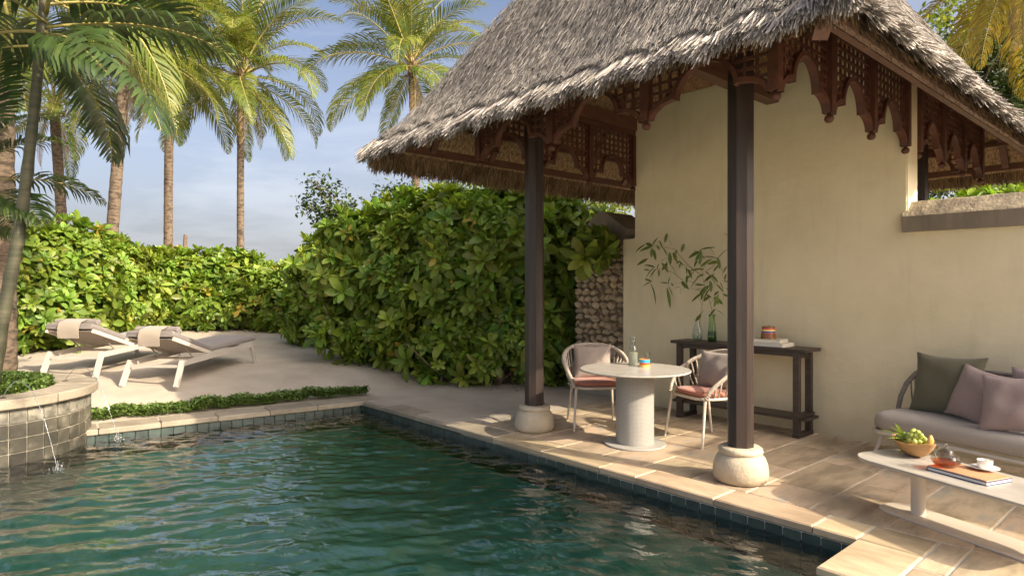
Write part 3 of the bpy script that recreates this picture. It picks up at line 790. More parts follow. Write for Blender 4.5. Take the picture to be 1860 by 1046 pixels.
# frieze panels: lattice in a trefoil arch with trim, posts and turned pendants
ZT = 3.57
def arch_pts(w):
    L = .06; cus = .27*w/1.05 + .01; pts = []
    zc, zb, za = 3.015, 2.895, 3.235
    for k in range(9):
        t = k/8*PI/2; pts.append((L + (cus-L)*(1-math.cos(t)), zb + (zc-zb)*math.sin(t)))
    for k in range(11):
        t = k/10*PI/2; pts.append((cus + .008 + (w/2-cus-.008)*(1-math.cos(t)), zc - .012 + (za-zc+.012)*math.sin(t)))
    return pts + [(w-x, z) for x, z in reversed(pts[:-1])]
def arch_z(w, t):
    P = arch_pts(w)
    for (xa, za), (xb, zb) in zip(P[:-1], P[1:]):
        if xa <= t <= xb: return za + (zb-za)*(t-xa)/max(1e-6, xb-xa)
    return 2.89
def frieze_meshes(w):
    D = .031
    # arch trim: two faces and a deep soffit
    P = arch_pts(w); n = len(P); t_ = MB(); outp = []
    for i, (x, z) in enumerate(P):
        a_ = Vector(P[max(i-1,0)]); b2 = Vector(P[min(i+1,n-1)]); tg = (b2-a_).normalized(); nn = Vector((-tg.y, tg.x))
        q = Vector((x,z)) + nn*.036; outp.append((min(max(q.x,.045), w-.045), max(q.y, z)))
    for y in (-D, D): t_.v += [(x,y,z) for x,z in P] + [(x,y,z) for x,z in outp]
    for i in range(n-1):
        t_.f += [(i,i+1,n+i+1,n+i), (2*n+i,3*n+i,3*n+i+1,2*n+i+1), (i,2*n+i,2*n+i+1,i+1), (n+i,n+i+1,3*n+i+1,3*n+i)]
    # lattice
    l_ = MB(); pit = .072; bw = .0115
    nx = int(round((w-.09)/.092)); px = (w-.09)/nx
    for k in range(nx+1):
        x = .045 + px*k
        zb = max(arch_z(w, max(.061, min(w-.061, x-bw))), arch_z(w, max(.061, min(w-.061, x+bw)))) + .03
        if zb < ZT: l_.box((x-bw,-.007,zb),(x+bw,.007,ZT))
    nz = int((ZT-2.9)/pit)
    for k in range(nz):
        z = ZT - .5*pit - pit*k; run = None; m2 = 80
        for i in range(m2+1):
            x = .045 + (w-.09)*i/m2; ok = arch_z(w, max(.061, min(w-.061, x))) + .025 < z
            if ok and run is None: run = x
            if (not ok or i == m2) and run is not None:
                if x - run > .03: l_.box((run,-.009,z-bw),(x,.009,z+bw))
                run = None
    l_.box((0,-.045,ZT+.001),(w,.045,ZT+.06))
    po = MB(); po.box((-.038,-.040,2.90),(.038,.040,ZT)); 
    pd = MB(); pd.lathe([(.016,2.898),(.016,2.886),(.030,2.878),(.036,2.862),(.034,2.846),(.022,2.832),(.0,2.828)][::-1], (0,0,0), 14, False, True)
    ml = l_.mesh('frieze_panel'); ml.materials.append(M['frieze']); mt_ = t_.mesh('arch_trim', 35); mt_.materials.append(M['frieze'])
    mp_ = po.mesh('post'); mp_.materials.append(M['frieze']); md = pd.mesh('pendant', True); md.materials.append(M['frieze'])
    return ml, mt_, mp_, md
fm = {}
def frieze_run(p0, ang, w, n, last_post=True, skip_first=False):
    key = round(w, 3)
    if key not in fm: fm[key] = frieze_meshes(w)
    ml, mt_, mp_, md = fm[key]
    for k in range(n):
        o = obj('frieze_panel', ml, None, pav)
        o.location = (p0[0] + math.cos(ang)*w*k - (X0+X1)/2, p0[1] + math.sin(ang)*w*k - (Y0+Y1)/2, 0); o.rotation_euler = (0,0,ang)
        obj('arch_trim', mt_, None, o)
        if not (skip_first and k == 0): obj('post', mp_, None, o); obj('pendant', md, None, o)
        if k == n-1 and last_post:
            q = obj('post', mp_, None, o); q.location.x = w - .002; q = obj('pendant', md, None, o); q.location.x = w - .002
FA, FB, FC, FD = -2.73, .53, -.49, 4.86
frieze_run((FA, FC), 0, (FB-FA)/3, 3)
frieze_run((FB, FC), R(90), (2.14-FC)/3, 3, skip_first=True)
frieze_run((FB, 2.50), R(90), (FD-2.50)/3, 3)
frieze_run((FA, FC), R(90), (2.14-FC)/3, 3, skip_first=True)
frieze_run((FA, 2.50), R(90), (FD-2.50)/3, 3)
frieze_run((FA, FD), 0, (FB-FA)/3, 3, last_post=False, skip_first=True)
# ring beams above the frieze and ties
for a_, b2 in (((FA,FC-.0,3.72),(FB,FC,3.72)), ((FA,FC+.06,3.72),(FA,FD-.06,3.72)), ((FB,FC+.06,3.72),(FB,FD-.06,3.72)), ((FA,FD,3.72),(FB,FD,3.72))):
    part('ring_beam', MB().beam(a_, b2, .11, .17), M['beam'])
part('tie_beam', MB().beam((-.80,FC+.06,3.70),(-.80,2.16,3.70), .14, .2), M['beam'])
part('tie_beam', MB().beam((-2.2,2.46,3.70),(-2.2,FD-.06,3.70), .14, .2), M['beam'])

# roof surfaces
AO = 1.28                                          # thatch edge beyond the column line
EX0, EX1, EY0, EY1 = X0-AO, X1+AO, Y0-AO, Y1+AO
HALF = (EX1-EX0)/2
_pd = [0, .12, .43, .77, 1.13, 2.6]; _pz = [3.02, 3.155, 3.575, 4.11, 4.66, 6.94]
def zt(dd): return float(np.interp(dd, _pd, _pz))
RZ = zt(HALF)
RA, RB = (( EX0+EX1)/2, EY0+HALF), ((EX0+EX1)/2, EY1-HALF)
# each slope: (origin, along, inward, length)
SL = [((EX0,EY0),(1,0),(0,1),EX1-EX0), ((EX1,EY0),(0,1),(-1,0),EY1-EY0), ((EX1,EY1),(-1,0),(0,-1),EX1-EX0), ((EX0,EY1),(0,-1),(1,0),EY1-EY0)]
def roof_pt(sl, s, dd, off=0.0):
    o, al, inn, L_ = sl
    return Vector((o[0]+al[0]*s+inn[0]*dd, o[1]+al[1]*s+inn[1]*dd, zt(dd)+off))
roof = MB()
for sl in SL:
    L_ = sl[3]; nd = 14
    for k in range(nd):
        d0, d1 = HALF*k/nd*.999, HALF*(k+1)/nd*.999
        m0 = 12
        for i in range(m0):
            q = []
            for dd, tt in ((d0,i/m0),(d0,(i+1)/m0),(d1,(i+1)/m0),(d1,i/m0)):
                q.append(roof_pt(sl, dd + (L_-2*dd)*tt, dd, -.03))
            roof.add(q, [(0,1,2,3)])
roof_o = part('thatched_roof', roof, M['thatch_base'])
# reed soffit, parallel to the roof
sof = MB()
for sl in SL:
    L_ = sl[3]; st_ = .16
    for k in range(8):
        d0 = st_ + (HALF-st_-.02)*k/8; d1 = st_ + (HALF-st_-.02)*(k+1)/8
        zz = lambda q: 3.03 + 1.42*(q-st_)
        q = []
        for dd, e in ((d0,0),(d0,1),(d1,1),(d1,0)):
            p = roof_pt(sl, dd if e == 0 else L_-dd, dd); p.z = min(zz(dd), zt(dd)-.05); q.append(p)
        sof.add(q, [(3,2,1,0)])
part('reed_soffit', sof, M['reed'])
# fascia boards, purlins, rafters
AF = 1.15
fx0, fx1, fy0, fy1 = X0-AF, X1+AF, Y0-AF, Y1+AF
for a_, b2 in (((fx0,fy0),(fx1,fy0)),((fx1,fy0+.02),(fx1,fy1-.02)),((fx0,fy1),(fx1,fy1)),((fx0,fy0+.02),(fx0,fy1-.02))):
    part('fascia_board', MB().beam((*a_,3.075),(*b2,3.075), .035, .10), M['fascia'])
    if a_[0] == b2[0] or True:
        sx = .07 if a_[0] == fx0 and b2[0] == fx0 else (-.07 if a_[0] == fx1 and b2[0] == fx1 else 0)
        sy = .07 if a_[1] == fy0 and b2[1] == fy0 else (-.07 if a_[1] == fy1 and b2[1] == fy1 else 0)
        part('eave_beam', MB().beam((a_[0]+sx,a_[1]+sy,3.09),(b2[0]+sx,b2[1]+sy,3.09), .06, .08), M['beam'])
for dd, zz in ((.42, 3.36), (.72,3.78)):
    for a_, b2 in (((EX0+dd,EY0+dd),(EX1-dd,EY0+dd)),((EX1-dd,EY0+dd),(EX1-dd,EY1-dd)),((EX1-dd,EY1-dd),(EX0+dd,EY1-dd)),((EX0+dd,EY1-dd),(EX0+dd,EY0+dd))):
        part('purlin', MB().beam((*a_,zz),(*b2,zz), .05, .055), M['beam'])
def rafter(x, y, dx, dy):
    side = min(y-EY0, EY1-y) if dx else min(x-EX0, EX1-x)
    run = max(.25, min(.9, side - .26))
    part('rafter', MB().beam((x,y,3.10),(x+dx*run,y+dy*run,3.10+1.40*run), .075, .10), M['beam'])
for k in range(8):
    y = fy0 + .55 + k*.86
    rafter(fx0+.06, y, 1, 0); rafter(fx1-.06, y, -1, 0)
for k in range(5):
    x = fx0 + .55 + k*.92
    rafter(x, fy0+.06, 0, 1); rafter(x, fy1-.06, 0, -1)
for (cx, cy_, sx, sy) in ((fx0,fy0,1,1),(fx1,fy0,-1,1),(fx1,fy1,-1,-1),(fx0,fy1,1,-1)):
    part('hip_rafter', MB().beam((cx+sx*.05,cy_+sy*.05,2.985),(cx+sx*.95,cy_+sy*.95,2.985+1.40*.9), .09, .12), M['beam'])

# thatch straw: thin tapering blades laid down the slope
def blades(P, D, Nn, L_, W, curl):
    P, D, Nn = map(lambda q: np.asarray(q, float), (P, D, Nn)); L_, W = np.asarray(L_)[:,None], np.asarray(W)[:,None]
    D /= np.linalg.norm(D, axis=1, keepdims=True); S = np.cross(D, Nn); S /= np.linalg.norm(S, axis=1, keepdims=True)
    U = np.cross(S, D); curl = np.asarray(curl)[:,None]
    m1 = P + D*L_*.5 + U*curl*.35; e = P + D*L_ + U*curl
    return np.stack([P-S*W/2, P+S*W/2, m1+S*W/2, m1-S*W/2, e+S*W*.28, e-S*W*.28], 1)
BF = [(0,1,2,3),(3,2,4,5)]
def scal(s): return .045 + .075*abs(math.sin(PI*(s+.12)/.43))**.8       # scalloped lower edge of the top layer
Vt = []
for si, sl in enumerate(SL):
    o, al, inn, L_ = sl; al3, in3 = np.array((*al,0.)), np.array((*inn,0.))
    N_ = int(L_*HALF/2*(7000 if si == 0 else (4200 if si == 1 else 900)))
    s = RNG.uniform(0, L_, N_*2); dd = HALF*(RNG.uniform(0,1,N_*2))
    if si == 0: dd = np.where(RNG.uniform(0,1,N_*2) < .5, RNG.uniform(0,1.5,N_*2), dd)
    ok = (s > dd) & (s < L_-dd); s, dd = s[ok][:N_], dd[ok][:N_]
    sc = np.array([scal(q) for q in s]); ln = RNG.uniform(.06,.15,len(s))
    dd = np.maximum(dd, sc + ln*.50); dd = np.minimum(dd, HALF-.01)
    z = np.interp(dd, _pd, _pz)
    P = np.array((*o,0.)) + np.outer(s, al3) + np.outer(dd, in3); P[:,2] = z + RNG.uniform(.0,.03,len(s))
    slope = (np.interp(dd+.02, _pd, _pz) - np.interp(dd-.02, _pd, _pz))/.04
    D = -in3[None] + np.array((0,0,-1.))[None]*slope[:,None]; D /= np.linalg.norm(D,axis=1,keepdims=True)
    Nn = np.cross(al3[None], in3[None] + np.array((0,0,1.))[None]*slope[:,None]); Nn *= np.sign(Nn[:,2])[:,None]; Nn /= np.linalg.norm(Nn,axis=1,keepdims=True)
    P = P + Nn*(.022 + .026*np.exp(-(dd-sc)/.10))[:,None]
    D = D + al3[None]*RNG.normal(0,.16,len(s))[:,None] + Nn*RNG.normal(.0,.05,len(s))[:,None]
    Nn = Nn + al3[None]*RNG.normal(0,.5,len(s))[:,None]
    Vt.append(blades(P, D, Nn, ln, RNG.uniform(.003,.006,len(s)), RNG.normal(.0,.01,len(s))))
bulk('thatch', np.concatenate(Vt), 6, BF, M['thatch'], roof_o, 'stuff', smooth=False)
# top layer lip: the scalloped cut edge, a few centimetres thick
lip = MB()
for sl in SL:
    L_ = sl[3]; n = int(L_/.02); o, al, inn, _ = sl
    for k in range(n+1):
        s = L_*k/n; dd = scal(s)
        s2 = min(max(s, dd), L_-dd)
        lip.v += [tuple(roof_pt(sl, s2, dd, .056)), tuple(roof_pt(sl, s2, dd+.05, .040)), tuple(roof_pt(sl, s2, dd+.016, -.03))]
    b0 = len(lip.v) - 3*(n+1)
    for k in range(n):
        q = b0 + 3*k
        lip.f += [(q,q+3,q+4,q+1), (q+2,q+5,q+3,q)]
obj('thatch_lip', lip, M['thatch_base'], roof_o)
for si_, sl in enumerate(SL[:2] + SL[3:]):           # dark cord tied along the scallops
    L_ = sl[3]; n = int(L_/.022)
    cd = [roof_pt(sl, min(max(L_*k/n, scal(L_*k/n)), L_-scal(L_*k/n)), scal(L_*k/n)+.004, .074) for k in range(n+1)]
    obj('scallop_cord', MB().tube(cd, .0095, 5), M['thatch_base'], roof_o, smooth=True)
# fringe: thick layer of loose straw hanging below the lip
Vf, Vu = [], []
for si, sl in enumerate(SL):
    o, al, inn, L_ = sl; al3, in3 = np.array((*al,0.)), np.array((*inn,0.))
    N_ = int(L_*(2500 if si in (0,1) else 1700))
    s = RNG.uniform(-.10, L_+.10, N_); lay = RNG.uniform(0,1,N_)
    sc = np.clip(s, 0, L_)
    dd = np.array([scal(q) for q in sc]) - .004 - .05*RNG.uniform(0,1,N_)*(1-.3*lay)
    P = np.array((*o,0.)) + np.outer(sc, al3) + np.outer(dd, in3)
    P[:,2] = np.interp(dd, _pd, _pz) + (.050,.085,.03,.022)[si] - .05*lay + RNG.uniform(-.012,.012,N_)
    fan = np.clip((.35-s)/.35,0,1.2)*-1 + np.clip((s-(L_-.35))/.35,0,1.2)
    dv0, dv1, l0, l1 = ((.7,1.1,.16,.23), (.5,.85,.13,.23), (.6,1.0,.14,.24), (.8,1.1,.16,.27))[si]
    D = -in3[None]*RNG.uniform(.7,1.05,N_)[:,None] + np.array((0,0,-1.))[None]*RNG.uniform(dv0,dv1,N_)[:,None]
    D = D + al3[None]*(RNG.normal(0,.22,N_) + .55*fan)[:,None]
    Nn = -in3[None]*.7 + np.array((0,0,.6))[None] + al3[None]*RNG.normal(0,.6,N_)[:,None]
    ln = RNG.uniform(l0,l1,N_)*np.where(lay > .6, .85, 1.0)
    Vf.append(blades(P, D, Nn, ln, RNG.uniform(.006,.014,N_), RNG.normal(-.02,.02,N_)))
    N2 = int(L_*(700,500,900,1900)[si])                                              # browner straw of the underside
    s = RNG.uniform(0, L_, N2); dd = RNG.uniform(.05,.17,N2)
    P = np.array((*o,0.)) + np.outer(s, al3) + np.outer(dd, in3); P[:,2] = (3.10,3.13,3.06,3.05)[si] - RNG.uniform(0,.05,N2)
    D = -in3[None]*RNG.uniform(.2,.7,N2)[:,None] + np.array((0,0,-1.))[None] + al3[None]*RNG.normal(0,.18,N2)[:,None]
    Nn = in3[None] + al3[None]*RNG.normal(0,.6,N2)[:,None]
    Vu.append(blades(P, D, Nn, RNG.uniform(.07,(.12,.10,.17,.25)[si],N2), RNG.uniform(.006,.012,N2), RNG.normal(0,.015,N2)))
bulk('thatch_fringe', np.concatenate(Vf), 6, BF, M['fringe'], roof_o, 'stuff', smooth=False)
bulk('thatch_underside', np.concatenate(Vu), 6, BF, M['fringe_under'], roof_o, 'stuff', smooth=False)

# ------------------------------------------------------------------ round dining table
TX, TY = -1.30, .325
tb = thing('dining_table', 'round white marble topped dining table on a woven mesh drum pedestal', 'table', (TX, TY, 0))
obj('base_plate', MB().lathe([(.285,.0),(.30,.004),(.30,.014),(.296,.018)], (0,0,0), 64), M['white_base'], tb, smooth=40)
ped = MB(); rp_ = .185
ped.lathe([(rp_,.018),(rp_,.722)], (0,0,0), 64, False, False)
pm_ = ped.mesh('pedestal', True); uvl = pm_.uv_layers.new(name='UVMap')
for p in pm_.polygons:
    us = [math.atan2(pm_.vertices[pm_.loops[li].vertex_index].co.y, pm_.vertices[pm_.loops[li].vertex_index].co.x) % (2*PI) for li in p.loop_indices]
    if max(us) - min(us) > 3: us = [q + 2*PI if q < 3 else q for q in us]
    for li, uu in zip(p.loop_indices, us): uvl.data[li].uv = (uu*rp_, pm_.vertices[pm_.loops[li].vertex_index].co.z)
obj('pedestal', pm_, M['mesh_metal'], tb)
obj('tabletop', MB().lathe([(.515,.722),(.533,.724),(.54,.731),(.54,.738),(.536,.742)], (0,0,0), 80), M['marble'], tb, smooth=40)
TZ = .742

# ------------------------------------------------------------------ woven rope armchairs
def rail_pt(q):
    """Point of the bowed back rail, q from 0 (left front) to 1 (right front)."""
    a = R(218 - 256*q); h = math.sin(PI*q)**.66
    k = math.sin(a)
    return Vector((.345*math.copysign(abs(math.cos(a))**.85, math.cos(a))*(1-.06*(k<0)*abs(k)), (.33 if k > 0 else .36)*k, .43 + .385*h))
def ring_pt(q):
    a = R(212 - 244*q)
    return Vector((.262*math.copysign(abs(math.cos(a))**.6, math.cos(a)), .242*math.copysign(abs(math.sin(a))**.6, math.sin(a)), .425))
def pillow_mesh(name, w, h, t, seed=0, n=22):
    rr = random.Random(seed); ph = [rr.uniform(0,6) for _ in range(6)]
    m_ = MB()
    for side in (1,-1):
        def fn(u, v):
            x, y = 2*u-1, 2*v-1
            k = max(0,(1-abs(x)**2.6))**.55 * max(0,(1-abs(y)**2.6))**.55
            pinch = 1 - .075*(1-y*y)*abs(x)**3; pinch2 = 1 - .075*(1-x*x)*abs(y)**3
            wr = .007*math.sin(5*x+2*y+ph[0])*math.sin(4*y-2*x+ph[1]) + .0035*math.sin(11*x-8*y+ph[2])*(x*x+y*y)*.5
            c = (abs(x)*abs(y))**3
            return Vector((x*w/2*pinch*(1+.03*c), side*(t/2*k*(1+.6*wr/.02*.12) + wr*k), y*h/2*pinch2*(1+.04*c)))
        o = len(m_.f); m_.grid(fn, n, n)
        if side == -1: m_.f[o:] = [tuple(reversed(f)) for f in m_.f[o:]]
    return m_.mesh(name, True)
def make_chair():
    t = thing('rope_armchair', 'x', 'chair', group='rope armchairs at the round table')
    fr = MB(); seat = rounded_rect(.54,.50,.16,6,0,0); sp = [Vector((x,y,.425)) for x, y in seat]
    fr.tube(sp + [sp[0]], .013, 8); obj('seat_frame', fr, M['metal_sand'], t, smooth=True)
    sl_ = MB().slab([(x*.95,y*.95) for x, y in seat], .415, .432, .004); obj('seat_sling', sl_, M['rope'], t)
    for sx, sy, fx, fy in ((-.25,-.21,-.285,-.27),(.25,-.21,.285,-.27),(-.22,.20,-.26,.29),(.22,.20,.26,.29)):
        l = MB().tube([(fx,fy,0),(sx,sy,.425)], [.0105,.015], 10); obj('leg', l, M['metal_sand'], t, smooth=50)
    pts = [rail_pt(i/40) for i in range(41)]
    rail = MB().tube(pts, .019, 10); obj('back_rail', rail, M['rope'], t, smooth=True)
    wr = MB()                                               # rope wound round the rail
    hel = []
    Lp = 150
    for i in range(Lp*6+1):
        q = i/(Lp*6); f_ = q*40; k = min(39, int(f_)); p = pts[k].lerp(pts[k+1], f_-k); tg = (pts[k+1]-pts[k]).normalized()
        s_ = tg.cross(Vector((0,0,1))).normalized(); u_ = s_.cross(tg); an = 2*PI*i/6
        hel.append(p + (s_*math.cos(an)+u_*math.sin(an))*.0195)
    wr.tube(hel, .0042, 4, False); obj('rope_binding', wr, M['rope'], t, smooth=True)
    nst = 25
    for i in range(nst):
        q = .06 + .88*i/(nst-1); p = rail_pt(q); lo = ring_pt(q)
        mid = (p+lo)*.5 + Vector((p.x, p.y, 0))*.03
        st_ = MB().tube([p, mid, lo], .0098, 6, True, .75); obj('rope_strand', st_, M['rope'], t, smooth=True)
    bar = [ring_pt(.2+.6*i/24).lerp(rail_pt(.2+.6*i/24), .48) + Vector((0,.008,0)) for i in range(25)]
    obj('cross_binding', MB().tube(bar, .008, 6), M['rope'], t, smooth=True)
    cu = MB(); out_ = rounded_rect(.50,.47,.15,7); prf = [(.93,.434),(.985,.440),(1.0,.456),(.985,.472),(.93,.482),(.6,.488),(.25,.490)]
    m = len(out_); cu.v = [(x*k,y*k,z) for k, z in prf for x, y in out_]
    for r_ in range(len(prf)-1):
        for i in range(m): cu.f.append((r_*m+i, r_*m+(i+1)%m, (r_+1)*m+(i+1)%m, (r_+1)*m+i))
    cu.f.append(tuple((len(prf)-1)*m+i for i in range(m))); cu.f.append(tuple(range(m-1,-1,-1)))
    obj('seat_cushion', cu, M['pink'], t, smooth=True)
    return t
ch = make_chair(); ch2 = copy_tree(ch)
ch.location = (-2.10, .66, 0); ch.rotation_euler = (0, 0, math.atan2(-.60,.80) + R(90))
ch['label'] = 'rope armchair in front of the coral stone pier, left of the round table'
ch2.location = (-.93, 1.00, 0); ch2.rotation_euler = (0, 0, math.atan2(-.95,-.33) + R(90))
ch2['label'] = 'rope armchair between the round table and the console, partly behind the thick column'
def put_pillow(name, mesh, mt, loc, yaw, tilt, label, group, roll=0):
    o = obj(name, mesh.copy() if mesh.materials else mesh, mt); o.location = loc
    o.rotation_euler = Euler((tilt, roll, yaw), 'XYZ'); tag(o, label, 'pillow', group); return o
def behind(c, dist, z): 
    a_ = c.rotation_euler.z; return (c.location.x - math.sin(a_)*dist, c.location.y + math.cos(a_)*dist, z)
ch.scale = ch2.scale = (1.04,1.04,1.08)
put_pillow('throw_pillow', pillow_mesh('throw_pillow', .43, .38, .13, 1), M['taupe'], behind(ch, .155, .70), ch.rotation_euler.z, R(-10), 'square taupe pillow standing in the chair before the stone pier', 'taupe chair pillows')
put_pillow('throw_pillow', pillow_mesh('throw_pillow', .42, .38, .14, 5), M['taupe'], behind(ch2, .135, .70), ch2.rotation_euler.z+R(14), R(-12), 'square taupe pillow with folded top edge in the chair beside the console', 'taupe chair pillows')

# ------------------------------------------------------------------ things on the round table
cpos = at(1150, 662, z=TZ)
ca = thing('water_carafe', 'clear glass carafe of water with a lemon slice on the round marble table', 'carafe', cpos)
prof = [(.044,0),(.049,.004),(.050,.02),(.050,.12),(.047,.145),(.034,.175),(.025,.20),(.0225,.215),(.025,.235),(.031,.258)]
obj('bottle', MB().lathe(prof, (0,0,0), 32, True, False), M['glass'], ca, smooth=60)
obj('water', MB().lathe([(.045,.005),(.0468,.02),(.0468,.125),(.046,.128)], (0,0,0), 28), M['lemon_water'], ca, smooth=40)
obj('stopper', MB().lathe([(.020,.215),(.020,.245),(.028,.252),(.032,.262),(.032,.285),(.030,.289)], (0,0,0), 28), M['glass'], ca, smooth=40)
ls = MB().lathe([(.0,-.003),(.022,-.003),(.024,0),(.022,.003),(0,.003)], (0,0,0), 20, False, False); ls.xform(Matrix.Translation((.004,-.012,.115)) @ Matrix.Rotation(R(62),4,'X'))
obj('lemon_slice', ls, M['lemon'], ca)
def banded(name, label, loc, r0, r1, bands, group=None, mt_in=None):
    t = thing(name, label, 'cup', loc, 0, group); z = 0
    H_ = sum(b[1] for b in bands); first = True
    for nm, h, mt_ in bands:
        ra = r0 + (r1-r0)*z/H_; rb = r0 + (r1-r0)*(z+h)/H_
        q = MB().lathe([(ra,z+.0004),(rb,z+h)], (0,0,0), 36, first, False)
        obj(nm, q, mt_, t, smooth=40); z += h; first = False
    q = MB().lathe([(r1-.004,H_*.25),(r1-.005,H_),(r1-.002,H_+.0015),(r1,H_)], (0,0,0), 36, True, False); obj('inner_wall', q, mt_in or bands[-1][2], t, smooth=40)
    return t
banded('striped_cup', 'small cup with blue, red, orange and yellow bands beside the carafe', at(1171, 666, z=TZ), .052, .054,
       [('yellow_band',.016,M['yellow_band']),('orange_band',.013,M['orange_band']),('red_band',.016,M['red_band']),('blue_band',.032,M['blue_band'])], None, M['orange_band'])
tm = obj('tumbler', MB().lathe([(.030,0),(.033,.003),(.036,.10),(.0345,.10),(.031,.012),(0,.012)], (0,0,0), 30, True, False), M['glass'], smooth=40)
tm.location = at(1175, 657, z=TZ); tag(tm, 'clear glass tumbler upright behind the striped cup', 'glass')

# ------------------------------------------------------------------ console table and what stands on it
cs = thing('console_table', 'dark wooden console table with a low shelf against the yellow wall', 'console', (-1.055, 1.92, 0))
obj('top', MB().slab(rounded_rect(1.62,.36,.006,2), .878, .912, .004), M['console'], cs)
obj('shelf', MB().slab(rounded_rect(1.60,.30,.006,2), .178, .205, .004), M['console'], cs)
for sx in (-1, 1):
    for sy in (-1, 1):
        obj('leg', MB().box((sx*.70-.03, sy*.14-.03, .0),(sx*.70+.03, sy*.14+.03, .877)), M['console'], cs)
    obj('foot_rail', MB().box((sx*.70-.034,-.175,.0),(sx*.70+.034,.175,.04)), M['console'], cs)
    obj('side_rail', MB().box((sx*.70-.022,-.11,.815),(sx*.70+.022,.11,.876)), M['console'], cs)
    obj('shelf_rail', MB().box((sx*.70-.045,-.18,.205),(sx*.70+.045,.18,.232)), M['console'], cs)
for sy in (-1,1): obj('apron', MB().box((-.67,sy*.14-.011,.83),(.67,sy*.14+.011,.877)), M['console'], cs)
CZ = .912
def vase(loc, prof, name, label, mt_, wz, wm, wr):
    t = thing(name, label, 'vase', loc)
    obj('vase_body', MB().lathe(prof, (0,0,0), 36, True, False), mt_, t, smooth=60)
    obj('water', MB().lathe([(max(.01,np.interp(z, [p[1] for p in prof], [p[0] for p in prof])-.003), z) for z in np.linspace(.006, wz, 8)], (0,0,0), 28), wm, t, smooth=40)
    return t
VA = Vector((-1.61, 1.93, CZ)); VB = Vector((-1.43, 1.95, CZ))
vase(VA, [(.035,0),(.052,.02),(.060,.06),(.058,.11),(.048,.15),(.036,.19),(.03,.23),(.032,.25)], 'glass_vase', 'smoky clear glass vase, wide at the base, left on the console', M['glass'], .085, M['clear_water'], .05)
vase(VB, [(.040,0),(.050,.012),(.053,.05),(.050,.10),(.042,.17),(.034,.24),(.033,.285),(.042,.31),(.043,.316)], 'glass_vase', 'tall green tinted glass vase half full of green water on the console', M['glass_green'], .12, M['vase_water'], .05)
def book(name, label, loc, w, d_, h, cover, yaw, group=None, t_=.003):
    b = thing(name, label, 'book', loc, yaw, group)
    obj('cover', MB().box((-w/2,-d_/2,0),(w/2,d_/2,t_)).box((-w/2,-d_/2,h-t_),(w/2,d_/2,h)).box((-w/2,-d_/2,t_+.0002),(-w/2+t_,d_/2,h-t_-.0002)), cover, b)
    obj('pages', MB().box((-w/2+t_+.0004,-d_/2+.004,t_+.0004),(w/2-.004,d_/2-.004,h-t_-.0004)), M['paper'], b); return b
BX, BY = -.70, 1.92
book('book', 'large white book lying lowest of the pair on the console', (BX,BY,CZ+.001), .38,.27,.040, M['book_white'], R(180), 'books on the console')
book('book', 'smaller cream book on top of the white book under the striped jar', (BX-.03,BY+.005,CZ+.042), .33,.24,.034, M['book_white'], R(184), 'books on the console')
jr = banded('candle_jar', 'amber candle jar with red, yellow and blue stripes on the stacked books', (BX-.035,BY+.01,CZ+.077), .080, .066,
       [('lower_glass',.058,M['brown_glass']),('thin_red_band',.007,M['red_band']),('blue_stripe',.017,M['navy_band']),('yellow_stripe',.017,M['yellow_band']),('red_stripe',.016,M['red_band']),('upper_glass',.014,M['brown_glass'])], None, M['brown_glass'])
jr['category'] = 'candle'
obj('candle_wax', MB().lathe([(.06,.10),(.058,.118)], (0,0,0), 24), M['book_white'], jr)
obj('wick', MB().tube([(0,0,.118),(.002,0,.150)], .002, 5), M['dark_soil'], jr)

# bamboo cuttings
def leaf_strip(L_, W, bend=.15, n=5):
    V = []; 
    for i in range(n+1):
        q = i/n; w = W*math.sin(PI*min(1, q*.92+.06))**.8*(1-q*.25)
        if i == n: w = .0006
        x = L_*q; z = -bend*L_*q*q
        V += [(x,-w/2,z+.12*w),(x,0,z-.06*w),(x,w/2,z+.12*w)]
    Fq = []
    for i in range(n):
        for j in range(2): Fq.append((i*3+j,(i+1)*3+j,(i+1)*3+j+1,i*3+j+1))
    return V, Fq
bl_V, bl_F = leaf_strip(1.0, .17, .18); bl = MB(); bl.v, bl.f = bl_V, bl_F
bl_me = bl.mesh('leaf', True); bl_me.materials.append(M['bamboo'])
px2 = lambda x, y, dy=0: at(1000 + x/3.736, 360 + y/3.736, y=1.94+dy)
LEAVES = [(690,325,720,260),(690,325,640,298),(690,325,612,350),(640,315,575,352),(690,340,680,400),(700,350,712,418),(735,290,775,345),(740,350,720,320),(800,275,835,325),(905,310,888,360),(850,345,820,400),(860,350,840,390),
 (790,405,745,420),(790,415,830,432),(790,420,785,480),(880,430,845,435),(880,430,905,460),(885,430,870,470),(705,470,632,437),(700,475,630,535),(715,485,660,535),(735,445,718,485),(735,485,737,530),(670,490,632,480),
 (680,570,612,592),(680,580,735,710),(685,590,720,650),(640,550,690,560),(800,580,750,565),(800,580,803,530),(800,600,838,660),(790,610,822,745),(795,620,830,715),(880,600,830,608),(880,600,892,655),(820,575,830,595),
 (1010,360,940,395),(1020,350,1120,318),(1015,370,980,430),(1018,350,1018,445),(1085,345,1125,385),(1135,410,1045,380),(1135,410,1190,335),(1135,430,1070,440),(1140,455,1105,490),(1020,465,1085,405),(1040,480,945,480),(930,480,965,540),(920,490,935,560),(1040,505,935,590),(1045,490,960,470),(1050,500,1090,520),(1045,520,985,530),(1085,520,1140,560),(1165,480,1150,485),(1150,570,1185,635),(1165,565,1215,560),(1190,610,1210,620),
 (1040,590,985,580),(1035,620,985,610),(1040,640,955,685),(1030,640,1028,690),(1060,655,1090,670),(1110,660,1140,625),(1115,670,1165,715),(1110,670,1135,720),(1170,650,1205,665),(1175,650,1180,690),(1060,600,1020,660),(1130,760,1190,790)]
_r = random.Random(31)
